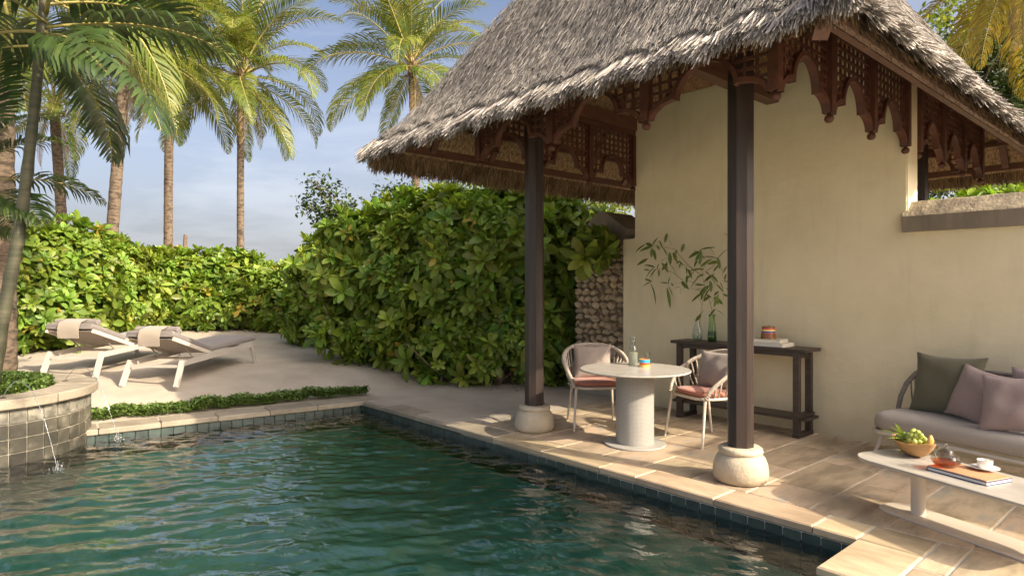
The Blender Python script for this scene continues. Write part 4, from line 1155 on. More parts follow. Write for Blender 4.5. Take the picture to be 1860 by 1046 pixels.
for _k in range(34):
    _x, _y = (_r.gauss(1060,75), _r.gauss(520,110)) if _k < 24 else (_r.gauss(800,90), _r.gauss(430,80)); _a = _r.uniform(0,6.28); _l = _r.uniform(40,85)
    LEAVES.append((_x, _y, _x+_l*math.cos(_a), _y+_l*(.35+.65*abs(math.sin(_a)))))
LEAVES_B = [(1020,790,985,830),(1020,790,1035,760),(1010,780,1020,820),(1040,640,960,600),(1040,700,1075,660)]
def cutting(name, label, base, stems, leaves):
    t = thing(name, label, 'branch', base, 0, 'bamboo cuttings in the vases')
    for s_ in stems:
        pts = [px2(x, y, dy) - base for x, y, dy in s_]
        if s_[0][1] > 790: pts[0] = Vector((0.0, 0, .02)); 
        r0 = .0035 if len(s_) > 4 else .0022
        obj('stem', MB().tube(pts, [r0*(1-.6*i/(len(pts)-1)) for i in range(len(pts))], 6), M['bamboo_stem'], t, smooth=True)
    rr = random.Random(5)
    for (x0, y0, x1, y1) in leaves:
        dy = rr.uniform(-.12, .07); p0 = px2(x0, y0, dy); p1 = px2(x1, y1, dy + rr.uniform(-.04,.04))
        o = obj('leaf', bl_me, None, t); dv = p1 - p0; o.location = p0 - base
        o.rotation_euler = (dv.to_track_quat('X', 'Z').to_matrix() @ Matrix.Rotation(rr.uniform(-1.1,1.1), 3, 'X')).to_euler(); s = dv.length*1.04
        o.scale = (s, min(2.1*s, .30)*rr.uniform(.85,1.15), s)
cutting('bamboo_branch', 'spreading bamboo cutting with long narrow leaves standing in the green vase', VB,
  [[(1118,880,0),(1105,790,0),(1080,700,0),(1050,620,0),(1030,520,0),(1020,460,0),(1015,360,0)],[(1030,530,0),(930,450,-.03),(840,345,-.06),(760,330,-.06),(690,325,-.05)],[(1040,590,0),(930,560,.02),(870,575,.02),(800,590,.01)],[(985,490,-.02),(870,430,-.06),(790,408,-.08)],
   [(900,560,.01),(840,510,-.02),(780,482,-.04),(705,480,-.05),(682,575,-.06)],[(1050,500,0),(1095,470,-.03),(1140,420,-.05),(1165,480,-.03),(1172,560,-.02)],[(1085,720,0),(1110,670,0),(1150,640,-.02),(1180,650,-.02)],[(1012,350,0),(1060,335,-.02),(1090,345,-.03)]], LEAVES)
cutting('bamboo_branch', 'thin bamboo sprig with few leaves standing in the clear vase', VA,
  [[(1005,900,0),(1015,820,0),(1025,740,0),(1035,690,0),(1040,640,0)]], LEAVES_B)

# ------------------------------------------------------------------ sofa
SA = R(-16); SO = Vector((.43, 1.43, 0))
sf = thing('garden_sofa', 'warm grey sofa with rope back against the yellow wall', 'sofa', SO, SA)
SL_, SD = 1.86, .66
def soft_slab(out_, prf):
    cu = MB(); m = len(out_); cx = sum(p[0] for p in out_)/m; cy_ = sum(p[1] for p in out_)/m
    # offset ring by an absolute inset
    for ins, z in prf:
        for (x, y) in out_:
            dv = Vector((x-cx, y-cy_)); w = (SL_/2-ins)/(SL_/2); h = (SD/2-ins)/(SD/2)
            cu.v.append((cx+dv.x*w, cy_+dv.y*h, z))
    for r_ in range(len(prf)-1):
        for i in range(m): cu.f.append((r_*m+i, r_*m+(i+1)%m, (r_+1)*m+(i+1)%m, (r_+1)*m+i))
    cu.f.append(tuple((len(prf)-1)*m+i for i in range(m))); cu.f.append(tuple(range(m-1,-1,-1))); return cu
so = rounded_rect(SL_, SD, .17, 10, SL_/2, SD/2)
obj('seat_cushion', soft_slab(so, [(.045,.292),(.015,.300),(0,.322),(-.004,.355),(.002,.390),(.020,.418),(.055,.436),(.12,.444),(.25,.446)]), M['sofa'], sf, smooth=True)
obj('cushion_piping', MB().tube([Vector((x,y,.318)) for x, y in so] + [Vector((*so[0],.318))], .004, 5), M['sofa'], sf, smooth=True)
fr_ = rounded_rect(SL_-.02, SD, .15, 8, SL_/2, SD/2)
obj('seat_frame', MB().tube([Vector((x,y,.268)) for x, y in fr_] + [Vector((*fr_[0],.268))], .019, 8), M['metal_sand'], sf, smooth=True)
for (x, y, fx, fy) in ((.10,.10,.03,.03),(SL_-.1,.1,SL_-.03,.03),(.10,SD-.1,.03,SD-.03),(SL_-.1,SD-.1,SL_-.03,SD-.03)):
    obj('leg', MB().tube([(fx,fy,0),(x,y,.262)], [.014,.021], 10), M['metal_sand'], sf, smooth=50)
bk = []                                                     # back frame loop
yb = SD-.03
for k in range(9):
    a_ = PI/2*k/8; bk.append(Vector((.02+.09*(1-math.sin(a_))*.0 + .0, yb-.17+.17*math.sin(a_)*.6, .40+.06*k/8)))
bk = [Vector((.06,yb-.25,.36)), Vector((.015,yb-.20,.44)), Vector((.0,yb-.14,.54)), Vector((.015,yb-.08,.65)), Vector((.07,yb-.03,.75)), Vector((.17,yb,.80)), Vector((.32,yb+.01,.82))] + [Vector((.32+(SL_-.64)*i/8, yb+.02, .822)) for i in range(1,8)]
bk += [Vector((SL_-p.x, p.y, p.z)) for p in reversed(bk[:7])]
obj('back_rail', MB().tube(bk, .021, 10), M['rope_grey'], sf, smooth=True)
obj('lower_rail', MB().tube([(.08,yb-.02,.40),(SL_-.08,yb-.02,.40)], .014, 8), M['rope_grey'], sf, smooth=True)
rm = MB().tube([(0,0,0),(0,-.008,.5),(0,0,1)], .0068, 6); rme = rm.mesh('rope_strand', True); rme.materials.append(M['rope_grey'])
ln_b = [p for p in bk]
for i in range(70):
    x = .04 + (SL_-.08)*i/69
    k = next((k for k in range(len(bk)-1) if bk[k].x <= x <= bk[k+1].x and k > 2), 5); p, q = bk[k], bk[k+1]
    tt = (x-p.x)/max(1e-4, q.x-p.x); P = p.lerp(q, min(1, max(0, tt)))
    o = obj('rope_strand', rme, None, sf); o.location = (x, yb-.02, .40); dv = P - Vector((x, yb-.02, .40)); o.scale = (1, 1, dv.length); o.rotation_euler = (math.atan2(-dv.y, dv.z), 0, 0)
SM = Matrix.Translation(SO) @ Matrix.Rotation(SA, 4, 'Z')
def sofa_pillow(lx, ly, z, w, h, t, mt_, yaw, tilt, seed, label, group, roll=0):
    p = SM @ Vector((lx, ly, z)); put_pillow('throw_pillow', pillow_mesh('throw_pillow', w, h, t, seed, 26), mt_, p, SA + yaw, tilt, label, group, roll)
sofa_pillow(.42, .47, .690, .56, .53, .17, M['olive'], R(4), R(-15), 11, 'large dark olive square pillow at the left end of the sofa', 'sofa pillows')
sofa_pillow(.72, .36, .655, .43, .45, .15, M['mauve'], R(-16), R(-18), 12, 'dusty mauve pillow leaning over the olive pillow on the sofa', 'sofa pillows', R(9))
sofa_pillow(1.17, .44, .67, .50, .48, .15, M['mauve'], R(4), R(-14), 14, 'mauve pillow mostly hidden behind the front mauve pillow on the sofa', 'sofa pillows')
sofa_pillow(1.07, .20, .655, .44, .44, .15, M['mauve'], R(10), R(-22), 13, 'dusty mauve pillow nearest the sofa front at the right of the picture', 'sofa pillows', R(-4))

# ------------------------------------------------------------------ coffee table
CT_A = math.atan2(-.36, 1); ct_z = .362
CTC = Vector((1.60, .02, 0))
ctt = thing('coffee_table', 'low long coffee table with rounded grey top before the sofa', 'table', CTC, CT_A)
LT, WT = 1.52, .60
def bullet(L_, W, taper, r, n=10):
    out = []
    for sx, sy, a0 in ((1,1,0),(-1,1,90),(-1,-1,180),(1,-1,270)):
        for k in range(n+1):
            a = R(a0 + 90*k/n); x = sx*(L_/2-r) + r*math.cos(a); y = sy*(W/2-r) + r*math.sin(a)
            out.append((x, y*(1-taper*(x/(L_/2))**2*.5)))
    return out
obj('tabletop', MB().slab(bullet(LT, WT, .30, .17), ct_z-.014, ct_z, .003), M['ceramic'], ctt)
obj('edge_trim', MB().slab(bullet(LT-.01, WT-.01, .30, .165), ct_z-.021, ct_z-.0145, .002), M['metal_sand'], ctt)
obj('base_plate', MB().slab(bullet(LT*.86, .34, .30, .12), .0, .013, .003), M['metal_sand'], ctt)
for sx in (-1,1): obj('pedestal', MB().lathe([(.044,.013),(.044,ct_z-.022)], (sx*.42,0,0), 28), M['metal_sand'], ctt, smooth=40)
CTZ = ct_z + .0006
# fruit bowl
bp_ = at(1660, 822, z=CTZ+.02); bp_.z = CTZ
bwl = thing('fruit_bowl', 'carved wooden boat shaped bowl at the near end of the coffee table', 'bowl', bp_, R(-40))
def bowl_fn(s_in):
    def fn(u, v):
        a = 2*PI*u; rr = v**.62 if s_in == 0 else v**.72
        k = 1 - .06*s_in; rx, ry = .178*k, .108*k
        rim = .100 + .022*abs(math.cos(a))**3
        z = (rim*(v**1.7) if s_in == 0 else .014 + (rim-.014)*(v**2.0))
        wob = 1 + .025*math.sin(3*a+1) + .018*math.sin(7*a)
        return Vector((rx*rr*math.cos(a)*wob, ry*rr*math.sin(a)*wob, z))
    return fn
bo = MB(); bo.grid(bowl_fn(0), 40, 10, True); nO = len(bo.v); i_ = MB(); i_.grid(bowl_fn(1), 40, 10, True); o0 = len(bo.v)
bo.add(i_.v, [tuple(reversed(f)) for f in i_.f])
for k in range(40): bo.f.append((10*40+k, 10*40+(k+1)%40, o0+10*40+(k+1)%40, o0+10*40+k))
obj('bowl_body', bo, M['bowl'], bwl, smooth=50)
BM = Matrix.Translation(bp_) @ Matrix.Rotation(R(-40), 4, 'Z')
gt = thing('grape_bunch', 'bunch of pale green grapes heaped in the wooden bowl', 'grapes', BM @ Vector((.03,0,.05)))
gme = MB().sphere((0,0,0), .0185, 12, 8, (1,1,1.12)).mesh('grape', True); gme.materials.append(M['grape'])
rr = random.Random(2); placed = []
for k in range(900):
    p = Vector((rr.gauss(.02,.060), rr.gauss(-.005,.042), rr.uniform(.03,.185)))
    lim = .185 - 8*(p.x-.02)**2 - 16*p.y**2
    if p.z > lim or (p.z < .10 and abs(p.y) > .075) or (p.x/.15)**2 + (p.y/.088)**2 > 1: continue
    if p.z < lim - .045: continue
    if p.z < .115 and (p.x/.15)**2 + (p.y/.088)**2 > .42: continue
    if any((p-q).length < .0295 for q in placed): continue
    placed.append(p)
    o = obj('grape', gme, None, gt); o.location = p - Vector((.03,0,.05)); o.location.rotate(Euler((0,0,R(-40)))); s = rr.uniform(.88,1.08); o.scale = (s,s,s); o.rotation_euler = (rr.uniform(-.6,.6), rr.uniform(-.6,.6), 0)
    if len(placed) > 62: break
obj('grape_stem', MB().tube([(0,0,0),(.01,.0,.06),(.0,.01,.112),(-.02,.02,.125)], .003, 6), M['bamboo_stem'], gt)
fz = MB(); fz.grid(lambda u, v: Vector((.058*math.sin(PI*v)**.8*math.cos(2*PI*u), .046*math.sin(PI*v)**.8*math.sin(2*PI*u)*(1-.2*v), .078*(2*v-1))), 20, 12, True)
gf = obj('green_fruit', fz, M['melon'], smooth=True); gf.location = BM @ Vector((-.085,-.01,.105)); gf.rotation_euler = (R(80), R(10), R(50)); tag(gf, 'plump green fruit lying left of the grapes in the wooden bowl', 'fruit')
bn = MB().tube([(.0,0,0),(.012,0,.045),(.015,0,.085),(.008,0,.118)], [.006,.022,.021,.006], 12, True, .62)
o = obj('yellow_fruit', bn, M['banana'], smooth=True); o.location = BM @ Vector((.118,.0,.062)); o.rotation_euler = (R(4), R(12), R(30)); tag(o, 'orange yellow fruit standing upright at the right end of the bowl', 'fruit')
pl_ = thing('pandan_sprig', 'sprig of long pointed bright green leaves sticking out of the fruit bowl', 'leaves', BM @ Vector((-.07,.01,.08)))
lv, lf = leaf_strip(1.0, .15, .10, 6); lm = MB(); lm.v, lm.f = lv, lf; lme = lm.mesh('leaf', True); lme.materials.append(M['pandan'])
for (x0,y0,x1,y1) in ((1645,797,1602,774),(1640,795,1612,790),(1645,790,1617,768),(1658,792,1627,763),(1640,800,1633,822)):
    p0, p1 = at(x0, y0, z=CTZ+.11), at(x1, y1, depth=(Vector(bp_)-Vector(CAM)).dot(Vector((-.749,.6626,0))) - .02)
    p0 = BM @ Vector((-.06,.0,.10)) + Vector((random.uniform(-.02,.02),random.uniform(-.02,.02),0)); dv = p1-p0
    o = obj('leaf', lme, None, pl_); o.location = p0 - pl_.location; o.rotation_euler = dv.to_track_quat('X','Z').to_euler(); s = dv.length; o.scale = (s, s*.95, s)
# books, teapot, cup
bkp = (at(1687,848,z=CTZ+.02) + at(1834,868,z=CTZ+.02))/2; bkp.z = CTZ
BA = math.atan2(*(lambda v: (v.y, v.x))(at(1787,877,z=CTZ) - at(1687,850,z=CTZ)))
b1 = book('book', 'navy blue bound book lying on the coffee table under the terracotta notebook', bkp, .37,.235,.022, M['book_navy'], BA)
b2 = book('notebook', 'thin terracotta notebook on the navy book, under the teapot', bkp + Vector((0,0,.0226)), .36,.225,.008, M['book_tan'], BA, None, .0015)
BTZ = CTZ + .0312
tp = at(1718, 846, z=BTZ)
t = thing('glass_teapot', 'round clear glass teapot of amber tea standing on the notebook', 'teapot', tp, R(-41))
tpp = [(.045,0),(.062,.006),(.080,.028),(.083,.045),(.076,.062),(.056,.080),(.043,.088),(.042,.094)]
obj('pot_body', MB().lathe(tpp, (0,0,0), 36, True, False), M['glass'], t, smooth=60)
obj('tea', MB().lathe([(.043,.003),(.060,.009),(.077,.029),(.078,.036)], (0,0,0), 32), M['amber'], t, smooth=40)
obj('lid', MB().lathe([(.050,.093),(.049,.098),(.034,.113),(.012,.121),(.010,.126)], (0,0,0), 30), M['glass'], t, smooth=60)
obj('lid_knob', MB().sphere((0,0,.137), .013, 14, 10), M['glass'], t, smooth=True)
obj('spout', MB().tube([(-.070,0,.040),(-.090,0,.056),(-.100,0,.078),(-.114,0,.090)], [.018,.012,.009,.008], 12, False), M['glass'], t, smooth=True)
obj('handle', MB().tube([(.064,0,.074),(.088,0,.086),(.112,0,.080),(.120,0,.058),(.108,0,.034),(.084,0,.026)], .0065, 10), M['glass'], t, smooth=True)
cpz = at(1789, 853, z=BTZ)
sc_ = obj('saucer', MB().lathe([(.03,.0),(.034,.004),(.060,.010),(.080,.017),(.080,.0195),(.058,.0135),(.032,.0075),(0,.0075)], (0,0,0), 40, True, False), M['porcelain'], smooth=50); sc_.location = cpz
tag(sc_, 'white porcelain saucer under the tea cup on the notebook', 'saucer')
cu_ = thing('tea_cup', 'white straight sided porcelain cup on its saucer on the coffee table', 'cup', cpz + Vector((0,0,.0078)), R(120))
obj('cup_body', MB().lathe([(.030,0),(.037,.004),(.041,.014),(.0425,.056),(.0405,.056),(.038,.014),(0,.010)], (0,0,0), 40, True, False), M['porcelain'], cu_, smooth=50)
obj('handle', MB().tube([(.040,0,.046),(.056,0,.046),(.063,0,.032),(.054,0,.018),(.039,0,.016)], .0045, 8), M['porcelain'], cu_, smooth=True)

# ------------------------------------------------------------------ sun loungers
def make_lounger():
    t = thing('sun_lounger', 'x', 'sun lounger', group='sun loungers on the sand')
    W = .74
    for sy in (-1,1):
        y = sy*(W/2)
        obj('side_rail', MB().beam((.16,y,.275),(2.0,y,.315), .04, .07), M['metal_white'], t)
        obj('leg', MB().beam((.0,y*1.04,-.02),(.165,y,.308), .045, .07, (1,0,0)), M['metal_white'], t)
        obj('leg', MB().beam((2.12,y*1.03,-.02),(1.985,y,.348), .04, .055, (1,0,0)), M['metal_white'], t)
    obj('head_crossbar', MB().beam((.13,-W/2+.023,.24),(.13,W/2-.023,.24), .04, .035), M['metal_white'], t)
    obj('foot_crossbar', MB().beam((1.97,-W/2+.021,.295),(1.97,W/2-.021,.295), .04, .035), M['metal_white'], t)
    obj('track_bar', MB().beam((.62,-W/2+.021,.285),(.62,W/2-.021,.285), .03, .03), M['sling'], t)
    H0 = Vector((.90,0,.345)); ang = R(19); L_ = .90
    def back(u, w): return H0 + Vector((-math.cos(ang)*u, 0, math.sin(ang)*u)) + Vector((math.sin(ang)*w, 0, math.cos(ang)*w))
    for sy in (-1,1):
        a_, b_2 = back(-.02,-.02), back(L_,-.02)
        obj('back_rail', MB().beam((a_.x,sy*.33,a_.z),(b_2.x,sy*.33,b_2.z), .03, .05), M['metal_sand'], t)
        obj('strut', MB().tube([(back(.52,-.05).x, sy*.25, back(.52,-.05).z),(.60, sy*.25, .30)], .011, 6), M['sling'], t)
    s0, s1 = back(.02,-.022), back(L_-.01,-.022)
    obj('back_sling', MB().beam((s0.x,0,s0.z),(s1.x,0,s1.z), .60, .008), M['sling'], t)
    def pad(p0, p1, th, w, name):
        d_ = (p1-p0); n = 16; m_ = MB(); dn = d_.normalized(); up = Vector((-dn.z,0,dn.x)); up = up if up.z > 0 else -up
        sec = rounded_rect(w, th, th*.42, 5)
        rings = []
        for i, (f_, k) in enumerate(((0,.86),(.012,.97),(.035,1),(.965,1),(.988,.97),(1,.86))):
            base = p0 + d_*f_; rings.append([base + Vector((0, x*(1-(1-k)*.25), 0)) + up*(z*k + th/2) for x, z in sec])
        for r_ in rings: m_.v += [tuple(p) for p in r_]
        m = len(sec)
        for r_ in range(len(rings)-1):
            for i in range(m): m_.f.append((r_*m+i, r_*m+(i+1)%m, (r_+1)*m+(i+1)%m, (r_+1)*m+i))
        m_.f += [tuple(range(m-1,-1,-1)), tuple((len(rings)-1)*m+i for i in range(m))]
        return obj(name, m_, M['mattress'], t, smooth=50)
    pad(back(.0,.0), back(L_+.03,.0), .085, .68, 'back_mattress')
    pad(Vector((.88,0,.343)), Vector((2.22,0,.365)), .085, .70, 'seat_mattress')
    hc = back(L_-.12, .085+.045)
    hd = MB().tube([(hc.x,-.31,hc.z),(hc.x,-.30,hc.z),(hc.x,.30,hc.z),(hc.x,.31,hc.z)], [.03,.048,.048,.03], 14); obj('head_roll', hd, M['mattress'], t, smooth=50)
    return t, back, L_
lg, back, LB = make_lounger(); lg2 = copy_tree(lg)
def set_lounger(o, x, y, ang, label):
    o.location = (x, y, terrain(x-.5, y+.5)); o.rotation_euler = (0, R(-1.5), ang); o['label'] = label
LA = math.atan2(.73,-.68)
set_lounger(lg, -6.93, -2.76, LA, 'pale framed sun lounger nearer the pool with its foot end clear, towel over its back')
set_lounger(lg2, -8.0, -3.52, LA + R(3), 'pale framed sun lounger farther left, nearest the palm trunk, with a towel over its back')
def towel(l, y0, label):
    m_ = MB(); W_ = .30; path = []
    for u, w in ((LB-.42,.091),(LB-.30,.092),(LB-.25,.112),(LB-.19,.165),(LB-.12,.186),(LB-.06,.165),(LB-.0,.120),(LB+.045,.098),(LB+.066,.06),(LB+.066,.0),(LB+.05,-.06),(LB+.02,-.13)):
        path.append(back(u, w))
    for off in (0, .008):
        for i, p in enumerate(path):
            a_ = path[max(0,i-1)]; b_2 = path[min(len(path)-1,i+1)]; tg = (b_2-a_).normalized(); nn = Vector((-tg.z,0,tg.x)); nn = nn if (p+nn-back(LB-.15,.05)).length > (p-back(LB-.15,.05)).length else -nn
            for j in range(5): m_.v.append(tuple(p + nn*off + Vector((.004*math.sin(j*2+i), y0 - W_/2 + W_*j/4, 0))))
    n = len(path); 
    for l_ in range(2):
        for i in range(n-1):
            for j in range(4):
                a0 = l_*n*5 + i*5 + j; f_ = (a0, a0+5, a0+6, a0+1); m_.f.append(f_ if l_ else tuple(reversed(f_)))
    for i in range(n-1):
        for j in (0,4): a0 = i*5+j; m_.f.append((a0, a0+5, n*5+a0+5, n*5+a0))
    for j in range(4):
        for i in (0,n-1): a0 = i*5+j; m_.f.append((a0, a0+1, n*5+a0+1, n*5+a0))
    o = obj('towel', m_, M['towel'], smooth=60); o.location = l.location; o.rotation_euler = l.rotation_euler
    tag(o, label, 'towel', 'towels on the loungers')
towel(lg, -.02, 'beige towel folded over the head of the lounger nearer the pool')
towel(lg2, -.02, 'beige towel folded over the head of the lounger by the palm trunk')

# ------------------------------------------------------------------ vegetation
def xf(V, Ms):
    """Apply a stack of 4x4 matrices (N,4,4) to patch vertices (k,3)."""
    V = np.asarray(V); Vh = np.c_[V, np.ones(len(V))]
    return np.einsum('nij,kj->nki', Ms, Vh)[..., :3]
def mats(P, Z, roll, S):
    """Frames whose local Z looks along Z, turned by roll and scaled by S."""
    P, Z, roll, S = np.asarray(P), np.asarray(Z, float), np.asarray(roll), np.asarray(S)
    Z = Z/np.linalg.norm(Z, axis=1, keepdims=True)
    ref = np.where(np.abs(Z[:, 2:3]) < .95, np.array([[0,0,1.]]), np.array([[1.,0,0]]))
    X = np.cross(ref, Z); X /= np.linalg.norm(X, axis=1, keepdims=True); Y = np.cross(Z, X)
    c, s = np.cos(roll)[:,None], np.sin(roll)[:,None]; X, Y = X*c + Y*s, Y*c - X*s
    Ms = np.zeros((len(P),4,4)); Ms[:,:3,0] = X*S[:,None]; Ms[:,:3,1] = Y*S[:,None]; Ms[:,:3,2] = Z*S[:,None]; Ms[:,:3,3] = P; Ms[:,3,3] = 1
    return Ms
def spoon_leaf(L_, W, bend, n=4):
    """Broad leaf, narrow at its foot and rounded at the tip; runs along +X, 3 vertices across."""
    V = []
    for i in range(n+1):
        q = i/n; w = W*(.16 + .84*math.sin(PI*min(1, (q**1.35)*.80+.02)))*(1 if q < .96 else .55)
        x = L_*q; z = -bend*L_*q**2
        V += [(x*.99,-w/2,z+.16*w),(x,0,z-.05*w),(x*.99,w/2,z+.16*w)]
    Fq = [(i*3+j,(i+1)*3+j,(i+1)*3+j+1,i*3+j+1) for i in range(n) for j in range(2)]
    return np.array(V), Fq
def rosette(seed, nl=11, L_=.17, W=.074, e0=72, e1=78):
    rr = random.Random(seed); VV, FF = [], []
    for k in range(nl):
        q = k/(nl-1); an = k*2.39996 + rr.uniform(-.2,.2)
        el = R(e0 - e1*q + rr.uniform(-9,9)); s = (.62 + .5*q**.6)*rr.uniform(.85,1.12)
        V, Fq = spoon_leaf(L_*s, W*s*rr.uniform(.85,1.15), rr.uniform(.10,.42))
        Mx = (Matrix.Rotation(an,3,'Z') @ Matrix.Rotation(-el,3,'Y') @ Matrix.Rotation(rr.uniform(-.35,.35),3,'X'))
        V = V @ np.array(Mx).T + np.array((0,0,.012*(1-q)))
        o = len(VV)*15; VV.append(V); FF += [tuple(i+o for i in f) for f in Fq]
    return np.concatenate(VV), FF
ROS = [rosette(i) for i in range(6)]
ROS_ME = []
for V, Fq in ROS:
    m_ = MB(); m_.v = [tuple(p) for p in V]; m_.f = Fq; me = m_.mesh('leaf_cluster', True); me.materials.append(M['leaf']); ROS_ME.append(me)
ROS_YE = []
for V, Fq in [rosette(40+i, 5, .15, .06) for i in range(2)]:
    m_ = MB(); m_.v = [tuple(p) for p in V]; m_.f = Fq; me = m_.mesh('leaf_cluster', True); me.materials.append(M['leaf_yellow']); ROS_YE.append(me)
ROS_UP = []
for i in range(3):
    V, Fq = rosette(70+i, 9, .17, .066, 80, 45); m_ = MB(); m_.v = [tuple(p) for p in V]; m_.f = Fq; me = m_.mesh('leaf_cluster', True); me.materials.append(M['leaf']); ROS_UP.append(me)
CAMV = np.array(CAM)
def shrub(name, base, lobes, label, group, n_parts=230, n_fill=420, scale=1.0, stems=16, seed=1, hang=.15, facing=None):
    """lobes: (centre x, y, z, rx, ry, rz) in world space. Rosettes stand on the lobes' outer skin and in a looser layer inside."""
    rs = np.random.default_rng(seed); base = np.array(base)
    t = thing(name, label, 'shrub', tuple(base), 0, group)
    def sample(n, shell):
        P, Nn = [], []
        wts = np.array([l[3]*l[5] for l in lobes]); wts = wts/wts.sum()
        while len(P) < n:
            l = lobes[rs.choice(len(lobes), p=wts)]; c, r_ = np.array(l[:3]), np.array(l[3:])
            v = rs.normal(size=3); v /= np.linalg.norm(v); k = shell[0] + (shell[1]-shell[0])*rs.uniform()
            p = c + v*r_*k; nn = v/r_; nn /= np.linalg.norm(nn)
            if p[2] < base[2]+.10: continue
            if shell[1] > 1 and math.sin(p[0]*5.1+1.3*math.sin(p[2]*4.3)+seed)*math.sin(p[1]*4.7+seed*2)*math.sin(p[2]*5.9+p[0]*2) > .22: continue
            if np.dot(nn, CAMV-p) < -.35*np.linalg.norm(CAMV-p) and rs.uniform() < .8: continue
            ins = False
            for l2 in lobes:
                if l2 is l: continue
                if (((p-np.array(l2[:3]))/np.array(l2[3:]))**2).sum() < (shell[0]-.06)**2: ins = True; break
            if ins: continue
            P.append(p); Nn.append(nn)
        return np.array(P), np.array(Nn)
    P, Nn = sample(n_parts, (.88, 1.20))
    up = np.array([0,0,1.]); D = Nn*.75 + up*(.75-hang) + rs.normal(0,.42,P.shape)
    low = (P[:,2]-base[2]) < .5; D[low] += np.array([0,0,-.35])
    Ms = mats(P - base, D, rs.uniform(0,6.28,len(P)), scale*rs.choice([.55,.75,.95,1.1,1.3], len(P))*rs.uniform(.9,1.1,len(P)))
    for k, m4 in enumerate(Ms):
        o = obj('leaf_cluster', ROS_YE[k % 2] if rs.uniform() < .06 else ROS_ME[rs.integers(6)], None, t); o.matrix_local = Matrix(m4.tolist())
    # upright shoots along the top
    for k in range(int(n_parts*.16)):
        l = lobes[rs.integers(len(lobes))]
        if l[2] + l[5] < max(q[2]+q[5] for q in lobes) - .45: continue
        an, rr_ = rs.uniform(0,6.28), math.sqrt(rs.uniform())*.85
        p = np.array([l[0]+l[3]*rr_*math.cos(an), l[1]+l[4]*rr_*math.sin(an), l[2]+l[5]*math.sqrt(1-rr_**2)+rs.uniform(.0,.17)])
        m4 = mats((p-base)[None], np.array([[rs.normal(0,.25), rs.normal(0,.25), 1.]]), [rs.uniform(0,6.28)], [scale*rs.uniform(.8,1.25)])[0]
        o = obj('leaf_cluster', ROS_UP[rs.integers(3)], None, t); o.matrix_local = Matrix(m4.tolist())
    P2, N2 = sample(n_fill, (.58, .95))
    D2 = N2*.6 + up*.6 + rs.normal(0,.45,P2.shape)
    M2 = mats(P2 - base, D2, rs.uniform(0,6.28,len(P2)), scale*rs.uniform(.8,1.25,len(P2)))
    for q in range(3):
        sub = M2[q::3]
        if q == 0: allV = xf(ROS[0][0], sub); F0 = ROS[0][1]
        else: allV = np.concatenate([allV, xf(ROS[0][0] if q == 0 else ROS[0][0], sub)])
    bulk('inner_foliage', allV, len(ROS[0][0]), F0, M['leaf'], t, 'stuff')
    sm = MB()
    for k in range(stems):
        l = lobes[rs.integers(min(len(lobes), 8))]
        e = np.array(l[:3]) + rs.normal(0,.5,3)*np.array(l[3:]) - base
        f0 = np.array([rs.uniform(-.5,.5)*l[3], rs.uniform(-.5,.5)*l[4], -.05]) + np.array([l[0]-base[0], l[1]-base[1], 0])
        mid = (e+f0)/2 + rs.normal(0,.12,3)
        sm.tube([f0, mid, e + rs.normal(0,.1,3)], [.019,.014,.007], 5)
    obj('stems', sm, M['twig'], t, smooth=True)
    return t
def gpt(px, py):
    """Ground point seen at a pixel (walks the ray down to the sand)."""
    z = .3
    for _ in range(25):
        p = at(px, py, z=z); z = .5*z + .5*terrain(p.x, p.y)
    return at(px, py, z=z)
def hz(px, py, p): 
    dpt = (Vector((p[0],p[1],0)) - Vector((CAM[0],CAM[1],0))).dot(Vector((-.749,.6626,0)))
    return CAM[2] + (521-py)*dpt/F
AWAY = lambda p: (Vector((p.x, p.y, 0)) - Vector((CAM[0],CAM[1],0))).normalized()
HEDGE = [ # base px, base py, top px-y, half width m, depth m, label
 (10,650,392,1.0,.9,'tall sunlit hedge shrub at the far left behind the palm trunk'),
 (95,640,400,1.05,1.0,'tall yellow green hedge shrub just behind the left lounger'),
 (180,612,428,1.15,1.0,'rounded hedge shrub behind the gap between the two loungers'),
 (262,604,452,1.05,.9,'hedge shrub behind the nearer lounger, below the second tall palm trunk'),
 (345,602,458,1.1,.9,'clipped hedge shrub below the hut roof tip, between two palm trunks'),
 (425,602,458,1.05,.9,'hedge shrub at the foot of the slim palm trunk at the back of the sand'),
 (500,601,482,.95,.9,'lowest hedge shrub in the dip at the back of the sand'),
 (562,606,470,.95,.9,'hedge shrub where the low back hedge meets the tall hedge')]
for k, (px, py, pt, hw, dp_, lab) in enumerate(HEDGE):
    b0 = gpt(px, py); aw = AWAY(b0); c = b0 + aw*(dp_*.75); zt_ = hz(px, pt+9, c); zb = terrain(c.x, c.y)
    H_ = zt_ - zb; rt = Vector((-aw.y, aw.x, 0))
    lob = []
    rr = random.Random(k)
    for (sx, sz, rr_) in ((-.45,.30,.62),(.45,.30,.62),(0,.36,.70),(-.28,.68,.52),(.30,.66,.52),(0,.70,.50)):
        q = c + rt*(sx*hw) - aw*(.10 if sz < .5 else -.10); r0 = rr_*hw*rr.uniform(.92,1.08); rz = H_*(.36 if sz < .5 else .30)
        lob.append((q.x, q.y, zb + H_*sz, r0, dp_*.72, rz))
    shrub('hedge_shrub', (c.x, c.y, zb), lob, lab, 'clipped beach shrubs of the back hedge', 300, 330, 1.12, 24, 20+k)
